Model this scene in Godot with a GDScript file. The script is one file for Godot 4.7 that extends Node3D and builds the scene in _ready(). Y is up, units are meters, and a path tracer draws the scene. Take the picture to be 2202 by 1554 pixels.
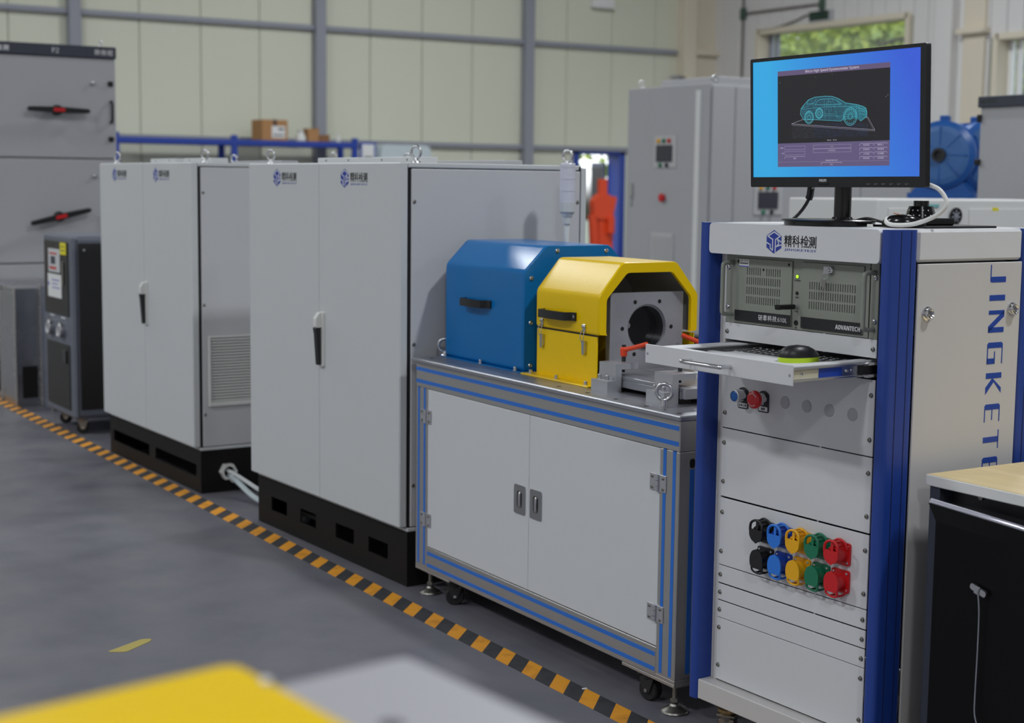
extends Node3D
# Test hall with a micro dynamometer bench: cabinets, bench, control rack, monitor. Metres, y up; the row of machines runs along x and faces +z.

var M := {}            # materials
var counts := {}       # how often a top-level name was used
var rng := RandomNumberGenerator.new()
var font_plain: SystemFont
var font_bold: SystemFont

# ------------------------------------------------------------------ mesh builder
class MB:
	var v := PackedVector3Array()
	var n := PackedVector3Array()
	var u := PackedVector2Array()
	var ix := PackedInt32Array()
	var xf := Transform3D.IDENTITY
	var open_below := -1e9      # sides() leaves out the edges below this height

	func at(t: Transform3D) -> MB:
		xf = t
		return self

	func put(p: Vector3, nn: Vector3, uv := Vector2.ZERO) -> int:
		v.append(xf * p)
		n.append((xf.basis * nn).normalized())
		u.append(uv)
		return v.size() - 1

	func quad(a: Vector3, b: Vector3, c: Vector3, d: Vector3) -> void:   # counter-clockwise seen from outside
		var nn := (b - a).cross(d - a)
		if nn.length_squared() < 1e-16:
			nn = (c - b).cross(d - b)
		nn = nn.normalized()
		var k := put(a, nn, Vector2(0, 1))
		put(b, nn, Vector2(1, 1))
		put(c, nn, Vector2(1, 0))
		put(d, nn, Vector2(0, 0))
		ix.append_array(PackedInt32Array([k, k + 2, k + 1, k, k + 3, k + 2]))

	func tri(a: Vector3, b: Vector3, c: Vector3) -> void:
		var nn := (b - a).cross(c - a).normalized()
		var k := put(a, nn)
		put(b, nn)
		put(c, nn)
		ix.append_array(PackedInt32Array([k, k + 2, k + 1]))

	func quad_out(a: Vector3, b: Vector3, c: Vector3, d: Vector3, mid: Vector3) -> void:
		if (b - a).cross(d - a).dot((a + b + c + d) / 4.0 - mid) < 0.0:
			quad(d, c, b, a)
		else:
			quad(a, b, c, d)

	func box(c: Vector3, s: Vector3, bev := 0.0) -> MB:
		var h := s / 2.0
		bev = minf(bev, minf(h.x, minf(h.y, h.z)) * 0.9)
		for a in 3:
			var p := (a + 1) % 3
			var q := (a + 2) % 3
			for sg in [-1.0, 1.0]:
				var pts: Array[Vector3] = []
				for k in 4:
					var e := Vector3.ZERO
					e[a] = sg * h[a]
					e[p] = (h[p] - bev) * (-1.0 if k == 0 or k == 3 else 1.0)
					e[q] = (h[q] - bev) * (-1.0 if k < 2 else 1.0)
					pts.append(c + e)
				if sg > 0:
					quad(pts[0], pts[1], pts[2], pts[3])
				else:
					quad(pts[3], pts[2], pts[1], pts[0])
		if bev > 0.0:
			for a in 3:          # edges along axis a
				var p := (a + 1) % 3
				var q := (a + 2) % 3
				for sp in [-1.0, 1.0]:
					for sq in [-1.0, 1.0]:
						var e: Array[Vector3] = []
						for k in 4:
							var w := Vector3.ZERO
							w[a] = (h[a] - bev) * (-1.0 if k == 0 or k == 3 else 1.0)
							w[p] = sp * (h[p] if k < 2 else h[p] - bev)
							w[q] = sq * (h[q] - bev if k < 2 else h[q])
							e.append(c + w)
						quad_out(e[0], e[1], e[2], e[3], c)
			for sx in [-1.0, 1.0]:
				for sy in [-1.0, 1.0]:
					for sz in [-1.0, 1.0]:
						var a := c + Vector3(sx * h.x, sy * (h.y - bev), sz * (h.z - bev))
						var b := c + Vector3(sx * (h.x - bev), sy * h.y, sz * (h.z - bev))
						var d := c + Vector3(sx * (h.x - bev), sy * (h.y - bev), sz * h.z)
						if sx * sy * sz > 0:
							tri(a, b, d)
						else:
							tri(a, d, b)
		return self

	func span(x0: float, x1: float, y0: float, y1: float, z0: float, z1: float, bev := 0.0) -> MB:
		return box(Vector3(x0 + x1, y0 + y1, z0 + z1) / 2.0, Vector3(absf(x1 - x0), absf(y1 - y0), absf(z1 - z0)), bev)

	func frame(a: Vector3, b: Vector3) -> Basis:   # z along a -> b
		var z := (b - a).normalized()
		var x := (Vector3.UP if absf(z.y) < 0.9 else Vector3.RIGHT).cross(z).normalized()
		return Basis(x, z.cross(x), z)

	func cyl(a: Vector3, b: Vector3, ra: float, rb := -1.0, seg := 16, caps := true) -> MB:
		if rb < 0.0:
			rb = ra
		var f := frame(a, b)
		var lean := (ra - rb) / maxf((b - a).length(), 1e-6)
		var k := v.size()
		for i in seg + 1:
			var t := TAU * i / seg
			var d := f.x * cos(t) + f.y * sin(t)
			var nn := (d + f.z * lean).normalized()
			put(a + d * ra, nn, Vector2(float(i) / seg, 0))
			put(b + d * rb, nn, Vector2(float(i) / seg, 1))
		for i in seg:
			var o := k + i * 2
			ix.append_array(PackedInt32Array([o, o + 3, o + 2, o, o + 1, o + 3]))
		if caps:
			disc(a, -f.z, ra, seg)
			disc(b, f.z, rb, seg)
		return self

	func disc(c: Vector3, nn: Vector3, r: float, seg := 16) -> MB:
		if r < 1e-5:
			return self
		var f := frame(c, c + nn)
		var k := put(c, nn, Vector2(0.5, 0.5))
		for i in seg + 1:
			var t := TAU * i / seg
			put(c + (f.x * cos(t) + f.y * sin(t)) * r, nn, Vector2(0.5 + cos(t) / 2, 0.5 + sin(t) / 2))
		for i in seg:
			ix.append_array(PackedInt32Array([k, k + 2 + i, k + 1 + i]))
		return self

	func tube(pts: Array, r: float, seg := 8, closed := false) -> MB:
		var m := pts.size()
		var k := v.size()
		var side := Vector3.ZERO
		for i in m:
			var p: Vector3 = pts[i]
			var prev: Vector3 = pts[(i - 1 + m) % m] if closed or i > 0 else p
			var next: Vector3 = pts[(i + 1) % m] if closed or i < m - 1 else p
			var t := (next - prev).normalized()
			if side == Vector3.ZERO:
				side = (Vector3.UP if absf(t.y) < 0.9 else Vector3.RIGHT).cross(t).normalized()
			side = (side - t * side.dot(t)).normalized()
			var up := t.cross(side)
			for j in seg + 1:
				var a := TAU * j / seg
				var d := side * cos(a) + up * sin(a)
				put(p + d * r, d)
		var rows := m if closed else m - 1
		for i in rows:
			for j in seg:
				var a := k + i * (seg + 1) + j
				var b := k + ((i + 1) % m) * (seg + 1) + j
				ix.append_array(PackedInt32Array([a, b + 1, a + 1, a, b, b + 1]))
		if not closed:
			var p0: Vector3 = pts[0]
			var p1: Vector3 = pts[1]
			var q0: Vector3 = pts[m - 1]
			var q1: Vector3 = pts[m - 2]
			disc(p0, (p0 - p1).normalized(), r, seg)
			disc(q0, (q0 - q1).normalized(), r, seg)
		return self

	func lathe(prof: PackedVector2Array, seg := 24) -> MB:   # (radius, height), bottom to top, round the y axis of xf
		for s in prof.size() - 1:
			var p := prof[s]
			var q := prof[s + 1]
			var nn2 := Vector2(q.y - p.y, p.x - q.x).normalized()
			if nn2 == Vector2.ZERO:
				continue
			var k := v.size()
			for i in seg + 1:
				var t := TAU * i / seg
				var d := Vector3(cos(t), 0, -sin(t))
				var nn := d * nn2.x + Vector3.UP * nn2.y
				put(d * p.x + Vector3.UP * p.y, nn)
				put(d * q.x + Vector3.UP * q.y, nn)
			for i in seg:
				var o := k + i * 2
				ix.append_array(PackedInt32Array([o, o + 3, o + 2, o, o + 1, o + 3]))
		return self

	func torus(c: Vector3, axis: Vector3, big: float, r: float, seg := 20, rs := 8, from := 0.0, to := TAU) -> MB:
		var f := frame(c, c + axis)
		var pts: Array[Vector3] = []
		var full := to - from > TAU - 0.01
		for i in (seg if full else seg + 1):
			var t := from + (to - from) * i / seg
			pts.append(c + (f.x * cos(t) + f.y * sin(t)) * big)
		return tube(pts, r, rs, full)

	func prism(poly: PackedVector2Array, h0: float, h1: float, smooth := 0.8, cap0 := true, cap1 := true) -> MB:   # polygon in the xy plane, from z = h0 to h1
		var area := 0.0
		for i in poly.size():
			area += poly[i].cross(poly[(i + 1) % poly.size()])
		if area < 0:
			poly.reverse()
		var m := poly.size()
		sides(poly, h0, poly, h1, smooth)
		var t := Geometry2D.triangulate_polygon(poly)
		for k in 2:
			if (k == 0 and not cap0) or (k == 1 and not cap1):
				continue
			var z := h0 if k == 0 else h1
			var nn := Vector3(0, 0, -1 if k == 0 else 1)
			var o := v.size()
			for p in poly:
				put(Vector3(p.x, p.y, z), nn, p)
			for i in range(0, t.size(), 3):
				var a := t[i]
				var b := t[i + 1]
				var c := t[i + 2]
				var ccw := (poly[b] - poly[a]).cross(poly[c] - poly[a]) > 0
				if ccw == (k == 1):
					ix.append_array(PackedInt32Array([o + a, o + c, o + b]))
				else:
					ix.append_array(PackedInt32Array([o + a, o + b, o + c]))
		return self

	func sides(p0: PackedVector2Array, h0: float, p1: PackedVector2Array, h1: float, smooth := 0.8, inward := false) -> MB:
		var m := p0.size()
		var en: Array[Vector3] = []
		for i in m:
			var a := Vector3(p0[i].x, p0[i].y, h0)
			var b := Vector3(p0[(i + 1) % m].x, p0[(i + 1) % m].y, h0)
			var d := Vector3(p1[i].x, p1[i].y, h1)
			en.append((b - a).cross(d - a).normalized())
		for i in m:
			var j := (i + 1) % m
			if p0[i].y < open_below and p0[j].y < open_below:
				continue
			var na := en[i]
			var nb := en[i]
			if en[i].dot(en[(i - 1 + m) % m]) > smooth:
				na = (en[i] + en[(i - 1 + m) % m]).normalized()
			if en[i].dot(en[j]) > smooth:
				nb = (en[i] + en[j]).normalized()
			var s := -1.0 if inward else 1.0
			var k := put(Vector3(p0[i].x, p0[i].y, h0), na * s, p0[i])
			put(Vector3(p0[j].x, p0[j].y, h0), nb * s, p0[j])
			put(Vector3(p1[j].x, p1[j].y, h1), nb * s, p1[j])
			put(Vector3(p1[i].x, p1[i].y, h1), na * s, p1[i])
			if inward:
				ix.append_array(PackedInt32Array([k, k + 1, k + 2, k, k + 2, k + 3]))
			else:
				ix.append_array(PackedInt32Array([k, k + 2, k + 1, k, k + 3, k + 2]))
		return self

	func ring(outer: PackedVector2Array, inner: PackedVector2Array, z: float, up := true) -> MB:   # both loops counter-clockwise with as many points
		for i in outer.size():
			var j := (i + 1) % outer.size()
			if outer[i].y < open_below and outer[j].y < open_below:
				continue
			var a := Vector3(outer[i].x, outer[i].y, z)
			var b := Vector3(outer[j].x, outer[j].y, z)
			var c := Vector3(inner[j].x, inner[j].y, z)
			var d := Vector3(inner[i].x, inner[i].y, z)
			if up:
				quad(a, b, c, d)
			else:
				quad(d, c, b, a)
		return self

	func holed(x0: float, x1: float, y0: float, y1: float, z0: float, z1: float, holes: Array, hy0: float, hy1: float) -> MB:   # a slab with rectangular openings in one row
		if hy0 > y0 + 1e-5:
			span(x0, x1, y0, hy0, z0, z1)
		if y1 > hy1 + 1e-5:
			span(x0, x1, hy1, y1, z0, z1)
		var x := x0
		for h in holes:
			span(x, h[0], hy0, hy1, z0, z1)
			x = h[1]
		span(x, x1, hy0, hy1, z0, z1)
		return self

	func stroke(p: Vector2, q: Vector2, w: float, z0: float, z1: float) -> MB:
		var d := (q - p).normalized() * w / 2.0
		var s := Vector2(-d.y, d.x)
		var a := p - d - s
		var b := q + d - s
		var c := q + d + s
		var e := p - d + s
		quad(Vector3(a.x, a.y, z1), Vector3(b.x, b.y, z1), Vector3(c.x, c.y, z1), Vector3(e.x, e.y, z1))
		for k in 4:
			var r0: Vector2 = [a, b, c, e][k]
			var r1: Vector2 = [b, c, e, a][k]
			quad(Vector3(r0.x, r0.y, z0), Vector3(r1.x, r1.y, z0), Vector3(r1.x, r1.y, z1), Vector3(r0.x, r0.y, z1))
		return self

	func mesh() -> ArrayMesh:
		var a := []
		a.resize(Mesh.ARRAY_MAX)
		a[Mesh.ARRAY_VERTEX] = v
		a[Mesh.ARRAY_NORMAL] = n
		a[Mesh.ARRAY_TEX_UV] = u
		a[Mesh.ARRAY_INDEX] = ix
		var m := ArrayMesh.new()
		m.add_surface_from_arrays(Mesh.PRIMITIVE_TRIANGLES, a)
		return m


func mb() -> MB:
	return MB.new()

func T(p: Vector3, e := Vector3.ZERO) -> Transform3D:   # place, Euler turn in degrees
	return Transform3D(Basis.from_euler(e * PI / 180.0), p)

func poly(a: Array) -> PackedVector2Array:
	var p := PackedVector2Array()
	for i in range(0, a.size(), 2):
		p.append(Vector2(a[i], a[i + 1]))
	return p

func rounded(p: PackedVector2Array, r: float, k := 4) -> PackedVector2Array:   # corners rounded
	var o := PackedVector2Array()
	for i in p.size():
		var a := p[(i - 1 + p.size()) % p.size()]
		var b := p[i]
		var c := p[(i + 1) % p.size()]
		var ra := minf(r, a.distance_to(b) * 0.45)
		var rc := minf(r, c.distance_to(b) * 0.45)
		var s := b + (a - b).normalized() * ra
		var e := b + (c - b).normalized() * rc
		for j in k + 1:
			var t := float(j) / k
			o.append(s.lerp(b, t).lerp(b.lerp(e, t), t))
	return o

func rrect(x0: float, x1: float, y0: float, y1: float, r: float, k := 4) -> PackedVector2Array:
	return rounded(poly([x0, y0, x1, y0, x1, y1, x0, y1]), r * 1.3, k)

func circle(c: Vector2, r: float, k := 24) -> PackedVector2Array:
	var o := PackedVector2Array()
	for i in k:
		o.append(c + Vector2.from_angle(TAU * i / k) * r)
	return o

func smooth_path(pts: Array, k := 6, closed := false) -> Array:   # Catmull-Rom
	var o := []
	var m := pts.size()
	for i in (m if closed else m - 1):
		var a: Vector3 = pts[(i - 1 + m) % m] if closed or i > 0 else pts[0]
		var b: Vector3 = pts[i]
		var c: Vector3 = pts[(i + 1) % m]
		var d: Vector3 = pts[(i + 2) % m] if closed or i < m - 2 else pts[m - 1]
		for j in k:
			o.append(b.cubic_interpolate(c, a, d, float(j) / k))
	if not closed:
		o.append(pts[m - 1])
	return o

# ------------------------------------------------------------------ nodes
func numbered(called: String) -> String:
	counts[called] = counts.get(called, -1) + 1
	return called if counts[called] == 0 else "%s_%03d" % [called, counts[called]]

func tag(o: Node3D, label: String, category: String, group := "", kind := "") -> Node3D:
	if label: o.set_meta("label", label)
	if category: o.set_meta("category", category)
	if group: o.set_meta("group", group)
	if kind: o.set_meta("kind", kind)
	return o

func thing(called: String, label: String, category: String, at := Vector3.ZERO, yaw := 0.0, group := "") -> Node3D:
	var o := Node3D.new()
	o.name = numbered(called)
	add_child(o, true)
	o.position = at
	o.rotation.y = deg_to_rad(yaw)
	tag(o, label, category, group)
	return o

func part(called: String, b, m: Material, parent: Node3D, label := "") -> MeshInstance3D:
	var o := MeshInstance3D.new()
	o.name = called
	o.mesh = b if b is Mesh else b.mesh()
	o.material_override = null
	o.set_surface_override_material(0, m)
	parent.add_child(o, true)
	if label: o.set_meta("label", label)
	return o

func single(called: String, b, m: Material, label: String, category: String, at := Vector3.ZERO, yaw := 0.0, group := "") -> MeshInstance3D:
	var o := part(numbered(called), b, m, self)
	o.position = at
	o.rotation.y = deg_to_rad(yaw)
	tag(o, label, category, group)
	return o

func struct(called: String, b, m: Material, label: String, category: String) -> MeshInstance3D:
	var o := part(called, b, m, self)
	tag(o, label, category, "", "structure")
	return o

func structure_root(called: String, label: String, category: String) -> Node3D:
	var o := Node3D.new()
	o.name = called
	add_child(o, true)
	tag(o, label, category, "", "structure")
	return o

func mat(c: Color, rough := 0.5, metal := 0.0, more := {}) -> StandardMaterial3D:
	var m := StandardMaterial3D.new()
	m.albedo_color = c
	m.roughness = rough
	m.metallic = metal
	for k in more:
		m.set(k, more[k])
	return m

func rgb(r: int, g: int, b: int, a := 1.0) -> Color:
	return Color(r / 255.0, g / 255.0, b / 255.0, a)

# ------------------------------------------------------------------ lettering
func text_mesh(s: String, bold := false, depth := 0.0004) -> TextMesh:
	var t := TextMesh.new()
	t.text = s
	t.font = font_bold if bold else font_plain
	t.font_size = 64
	t.pixel_size = 0.01
	t.depth = 0.05
	t.curve_step = 4.0
	return t

func lettering(called: String, s: String, height: float, m: Material, parent: Node3D, at: Vector3, basis := Basis.IDENTITY, bold := false, width := 0.0, depth := 0.0006) -> MeshInstance3D:
	var t := text_mesh(s, bold)      # centred on «at»; height is that of the capitals
	var box := t.get_aabb()
	var ref := text_mesh("H", bold).get_aabb().size.y
	var sy := height / ref
	var sx := width / box.size.x if width > 0.0 else sy
	var o := part(called, t, m, parent)
	var c := box.get_center()
	o.transform = Transform3D(basis * Basis.from_scale(Vector3(sx, sy, depth / 0.05)), at) * Transform3D(Basis.IDENTITY, -Vector3(c.x, c.y, box.position.z))
	return o

# strokes of the characters on a 100 x 100 grid: x0 y0 x1 y1 ...
const GLYPH := {
	"jing": [8, 88, 14, 70, 40, 88, 34, 70, 4, 60, 45, 60, 24, 96, 24, 4, 24, 56, 5, 26, 24, 56, 43, 30, 52, 88, 97, 88, 56, 76, 93, 76, 50, 64, 99, 64, 74, 98, 74, 64, 58, 52, 58, 4, 58, 52, 91, 52, 91, 52, 91, 4, 58, 37, 91, 37, 58, 22, 91, 22],
	"ke": [38, 95, 10, 86, 4, 70, 45, 70, 24, 90, 24, 4, 24, 66, 4, 30, 24, 62, 43, 38, 57, 86, 69, 75, 53, 63, 65, 52, 47, 29, 98, 43, 80, 97, 80, 3],
	"jian": [4, 70, 40, 70, 22, 96, 22, 4, 22, 66, 4, 32, 22, 62, 38, 42, 70, 97, 44, 64, 70, 97, 98, 64, 57, 62, 85, 62, 54, 48, 60, 24, 70, 50, 73, 26, 92, 50, 82, 22, 45, 9, 99, 9],
	"ce": [6, 90, 18, 79, 3, 63, 15, 52, 3, 6, 18, 36, 29, 90, 29, 32, 29, 90, 62, 90, 62, 90, 62, 32, 45, 76, 45, 40, 44, 38, 26, 5, 47, 32, 62, 7, 75, 86, 75, 28, 93, 96, 93, 4, 93, 4, 82, 10],
	"yan": [4, 86, 42, 86, 24, 86, 6, 44, 16, 50, 16, 10, 16, 50, 40, 50, 40, 50, 40, 10, 16, 12, 40, 12, 50, 84, 96, 84, 46, 48, 99, 48, 62, 84, 61, 44, 61, 44, 50, 4, 84, 84, 84, 2],
	"hua": [6, 86, 94, 86, 34, 97, 34, 76, 66, 97, 66, 76, 12, 66, 88, 66, 30, 66, 30, 50, 70, 66, 70, 50, 8, 50, 93, 50, 16, 34, 84, 34, 4, 18, 96, 18, 50, 76, 50, 0],
	"ji": [4, 74, 38, 74, 22, 96, 22, 8, 22, 8, 12, 14, 2, 36, 38, 50, 44, 78, 97, 78, 70, 97, 70, 58, 48, 58, 88, 58, 88, 58, 46, 4, 54, 46, 97, 4],
	"shang": [50, 94, 50, 8, 50, 56, 86, 56, 6, 8, 95, 8],
	"dian": [14, 82, 86, 82, 14, 82, 14, 34, 86, 82, 86, 34, 14, 58, 86, 58, 14, 34, 86, 34, 50, 96, 50, 10, 50, 10, 92, 10, 92, 10, 92, 24],
	"xi": [80, 94, 16, 86, 46, 86, 24, 66, 24, 66, 64, 66, 70, 78, 18, 44, 18, 44, 84, 46, 50, 44, 50, 4, 28, 30, 12, 10, 70, 30, 88, 10],
	"tong": [26, 94, 8, 68, 8, 68, 30, 66, 34, 78, 8, 40, 8, 40, 36, 44, 4, 14, 38, 24, 70, 97, 70, 84, 46, 82, 96, 82, 66, 80, 52, 58, 52, 58, 86, 60, 60, 52, 46, 6, 78, 52, 78, 10, 78, 10, 98, 10],
	"ting": [26, 96, 6, 56, 18, 70, 18, 4, 64, 97, 64, 86, 38, 84, 96, 84, 48, 72, 86, 72, 48, 58, 86, 58, 48, 72, 48, 58, 86, 72, 86, 58, 36, 46, 98, 46, 44, 32, 90, 32, 66, 32, 66, 4, 66, 4, 54, 10],
	"hurry": [40, 97, 16, 74, 32, 86, 72, 86, 72, 86, 60, 72, 22, 70, 82, 70, 82, 70, 82, 40, 22, 55, 82, 55, 20, 40, 82, 40, 16, 26, 8, 6, 34, 28, 38, 6, 38, 6, 70, 6, 52, 30, 58, 18, 80, 28, 94, 10],
	"zhuan": [6, 82, 42, 82, 26, 97, 10, 48, 10, 48, 40, 48, 26, 62, 26, 4, 4, 24, 44, 32, 52, 82, 94, 82, 46, 62, 98, 62, 72, 97, 58, 40, 58, 40, 90, 40, 90, 40, 68, 18, 58, 22, 86, 4],
	"gui": [4, 70, 40, 70, 22, 96, 22, 4, 22, 66, 4, 32, 22, 62, 38, 42, 50, 90, 50, 6, 50, 90, 98, 90, 50, 66, 90, 66, 90, 66, 90, 34, 50, 34, 90, 34, 50, 6, 98, 6],
}

func glyph_strokes(b: MB, key: String, x: float, y: float, w: float, h: float, z: float, thick: float) -> void:
	var g: Array = GLYPH[key]
	for i in range(0, g.size(), 4):
		b.stroke(Vector2(x + g[i] * w / 100.0, y + g[i + 1] * h / 100.0), Vector2(x + g[i + 2] * w / 100.0, y + g[i + 3] * h / 100.0), thick, z, z + 0.0005)

func logo(parent: Node3D, at: Vector3, s: float, small_print := true) -> void:   # hexagon emblem, four characters and the line below; s = 1: 158 mm wide
	var hexa := poly([0, 1, -0.9, 0.5, -0.9, -0.5, 0, -1, 0.9, -0.5, 0.9, 0.5])
	var scale := 0.0265 * s
	var em := mb()
	var hp := PackedVector2Array()
	for p in hexa:
		hp.append(Vector2(0.024 * s + p.x * scale, p.y * scale))
	em.at(Transform3D(Basis.IDENTITY, at)).prism(hp, 0.0, 0.0006)
	var e := part("emblem", em, M.logo_blue, parent)
	var w := mb().at(Transform3D(Basis.IDENTITY, at))
	for line in [[-0.74, 0.46, 0.03, 0.84, 0.76, 0.49, 0.2, 0.2, 0.2, -0.9], [-0.74, 0.46, -0.14, 0.2, -0.14, -0.72, -0.42, -0.56, -0.42, -0.26, -0.86, -0.1], [0.86, 0.02, 0.42, 0.24, 0.62, -0.14, 0.3, -0.4, 0.86, -0.24]]:
		for i in range(0, line.size() - 2, 2):
			w.stroke(Vector2(0.024 * s + line[i] * scale, line[i + 1] * scale), Vector2(0.024 * s + line[i + 2] * scale, line[i + 3] * scale), 0.0026 * s, 0.0006, 0.0009)
	part("emblem_lines", w, M.logo_white, e)
	var c := mb().at(Transform3D(Basis.IDENTITY, at))
	var k := 0
	for g in ["jing", "ke", "jian", "ce"]:
		glyph_strokes(c, g, (0.057 + 0.0257 * k) * s, -0.010 * s, 0.0235 * s, 0.0265 * s, 0.0, 0.0023 * s)
		k += 1
	part("characters", c, M.black_print, parent)
	lettering("lettering", "JINGKETEST", 0.0048 * s, M.logo_blue, parent, at + Vector3(0.108 * s, -0.0165 * s, 0.0), Basis.IDENTITY, false, 0.101 * s)

# ------------------------------------------------------------------ small shared pieces
func bolt_head(b: MB, at: Vector3, axis: Vector3, r: float, h: float, hexagon := false) -> void:
	var keep := b.xf
	b.xf = keep * Transform3D(b.frame(Vector3.ZERO, axis), at)
	if hexagon:
		b.prism(circle(Vector2.ZERO, r, 6), 0.0, h)
	else:
		b.xf = b.xf * T(Vector3.ZERO, Vector3(90, 0, 0))
		b.lathe(PackedVector2Array([Vector2(r, 0), Vector2(r, h * 0.35), Vector2(r * 0.8, h * 0.8), Vector2(r * 0.42, h), Vector2(r * 0.4, h * 0.55), Vector2(0, h * 0.55)]), 12)
	b.xf = keep

func cap_screw(b: MB, at: Vector3, r: float, h: float) -> void:   # socket head screw standing on a surface
	var keep := b.xf
	b.xf = keep * T(at)
	b.lathe(PackedVector2Array([Vector2(r * 1.5, 0), Vector2(r * 1.5, h * 0.15), Vector2(r, h * 0.15), Vector2(r, h * 0.92), Vector2(r * 0.9, h), Vector2(r * 0.55, h), Vector2(r * 0.5, h * 0.6), Vector2(0, h * 0.6)]), 14)
	b.xf = keep

func ring_bolt(called: String, parent: Node3D, at: Vector3, size: float, yaw: float, m: Material) -> void:   # lifting eye
	var b := mb().at(T(at, Vector3(0, yaw, 0)))
	b.cyl(Vector3.ZERO, Vector3(0, size * 0.12, 0), size * 0.36, size * 0.3, 14)
	b.cyl(Vector3(0, size * 0.1, 0), Vector3(0, size * 0.3, 0), size * 0.2, size * 0.15, 12)
	b.torus(Vector3(0, size * 0.72, 0), Vector3(0, 0, 1), size * 0.43, size * 0.1, 24, 8)
	part(called, b, m, parent)

func castor(called: String, parent: Node3D, at: Vector3, h: float, r: float, yaw: float, wheel_mat: Material, fork_mat: Material) -> void:   # at = ground point under the wheel
	var b := mb().at(T(at, Vector3(0, yaw, 0)))
	b.span(-r * 0.9, r * 0.9, h - 0.006, h, -r * 0.9, r * 0.9, 0.001)
	b.cyl(Vector3(0, h - 0.02, 0), Vector3(0, h - 0.006, 0), r * 0.7, r * 0.85, 16)
	for s in [-1.0, 1.0]:
		b.at(T(at, Vector3(0, yaw, 0)) * T(Vector3(0, 0, s * r * 0.62)))
		b.prism(rounded(poly([-r * 0.8, h - 0.012, -r * 0.3, r * 0.75, r * 0.3, r * 0.75, r * 0.8, h - 0.012]), r * 0.2), -0.0015, 0.0015)
	var o := part(called, b, fork_mat, parent)
	var w := mb().at(T(at, Vector3(0, yaw, 0)) * T(Vector3(0, r, 0), Vector3(90, 0, 0)))
	w.lathe(PackedVector2Array([Vector2(0, -r * 0.5), Vector2(r * 0.88, -r * 0.5), Vector2(r, -r * 0.36), Vector2(r, r * 0.36), Vector2(r * 0.88, r * 0.5), Vector2(0, r * 0.5)]), 24)
	part("wheel", w, wheel_mat, o)
	var a := mb().at(T(at, Vector3(0, yaw, 0)))
	a.cyl(Vector3(0, r, -r * 0.78), Vector3(0, r, r * 0.78), r * 0.17, -1, 10)
	part("axle", a, M.zinc, o)

func levelling_foot(called: String, parent: Node3D, at: Vector3, h: float) -> void:
	var b := mb().at(T(at))
	b.lathe(PackedVector2Array([Vector2(0.034, 0), Vector2(0.036, 0.003), Vector2(0.034, 0.007), Vector2(0.014, 0.019), Vector2(0.011, 0.024), Vector2(0.008, 0.026), Vector2(0.006, 0.027), Vector2(0.006, h)]), 28)
	b.at(T(at + Vector3(0, 0.034, 0), Vector3(90, 0, 0))).prism(circle(Vector2.ZERO, 0.011, 6), -0.005, 0.005)
	b.at(T(at + Vector3(0, h - 0.006, 0), Vector3(90, 0, 0))).prism(circle(Vector2.ZERO, 0.011, 6), -0.006, 0.006)
	part(called, b, M.steel_dull, parent)

# ------------------------------------------------------------------ scene
func _ready() -> void:
	rng.seed = 7
	font_plain = SystemFont.new()
	font_plain.font_names = PackedStringArray(["Droid Sans"])
	font_bold = SystemFont.new()
	font_bold.font_names = PackedStringArray(["Droid Sans"])
	font_bold.font_weight = 700
	# camera: 50 mm lens, 1.35 m above the floor, looking along the row
	var cam := Camera3D.new()
	cam.name = "camera"
	var lens := CameraAttributesPhysical.new()
	lens.frustum_focal_length = 51.43
	lens.frustum_focus_distance = 3.75
	lens.exposure_aperture = 3.8
	lens.frustum_near = 0.05
	lens.frustum_far = 200.0
	cam.attributes = lens
	add_child(cam)
	cam.fov = 26.27
	cam.near = 0.05
	cam.far = 200.0
	cam.position = Vector3(0, 1.35, 0)
	cam.rotation_degrees = Vector3(-6.58, 58.15, 0.69)
	cam.current = true
	# sky
	var env := Environment.new()
	var sky := Sky.new()
	var sm := ProceduralSkyMaterial.new()
	sm.sky_top_color = rgb(206, 220, 238)
	sm.sky_horizon_color = rgb(238, 241, 244)
	sm.ground_horizon_color = rgb(120, 126, 112)
	sm.ground_bottom_color = rgb(92, 98, 84)
	sm.sky_energy_multiplier = 1.5
	sm.ground_energy_multiplier = 0.6
	sky.sky_material = sm
	env.background_mode = Environment.BG_SKY
	env.sky = sky
	env.tonemap_mode = Environment.TONE_MAPPER_LINEAR
	env.tonemap_exposure = 1.0
	env.sdfgi_enabled = true
	env.ssao_enabled = true
	env.ssil_enabled = true
	var we := WorldEnvironment.new()
	we.name = "world"
	we.environment = env
	add_child(we)
	materials()
	# ceiling lamps of the hall (light and glowing face together)
	for p in LAMPS:
		ceiling_lamp(Vector3(p[0], 7.8, p[1]), p[2], p[3], p[4], p[5])
	hall()
	outside()
	far_things()
	left_end()
	cabinet_row()
	bench()
	rack()
	on_rack()
	desk()
	foreground()

const LAMP_COLOR := Color(0.965, 0.985, 1.0)
const LAMPS := [   # x, z, strength, where, width, depth
	[-14.4, -1.35, 1.25, "over the farther grey cabinets", 2.6, 1.8],
	[-14.5, -11.0, 2.0, "near the blue shelving", 1.2, 0.8],
	[-7.5, -10.0, 1.5, "over the tall control cabinet", 1.2, 0.8],
	[0.4, -4.5, 1.55, "above the right end of the desk", 0.7, 0.5],
	[3.0, -12.5, 0.8, "in the far right corner", 0.7, 0.5],
	[-8.0, 5.5, 1.5, "over the open floor", 1.2, 0.8],
	[-1.2, 6.2, 1.5, "behind the yellow foreground cover", 0.8, 0.6],
	[6.5, 3.0, 1.4, "at the near end of the hall", 1.2, 0.8],
	[-15.0, 7.0, 1.35, "far left of the open floor", 1.2, 0.8],
]

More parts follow.
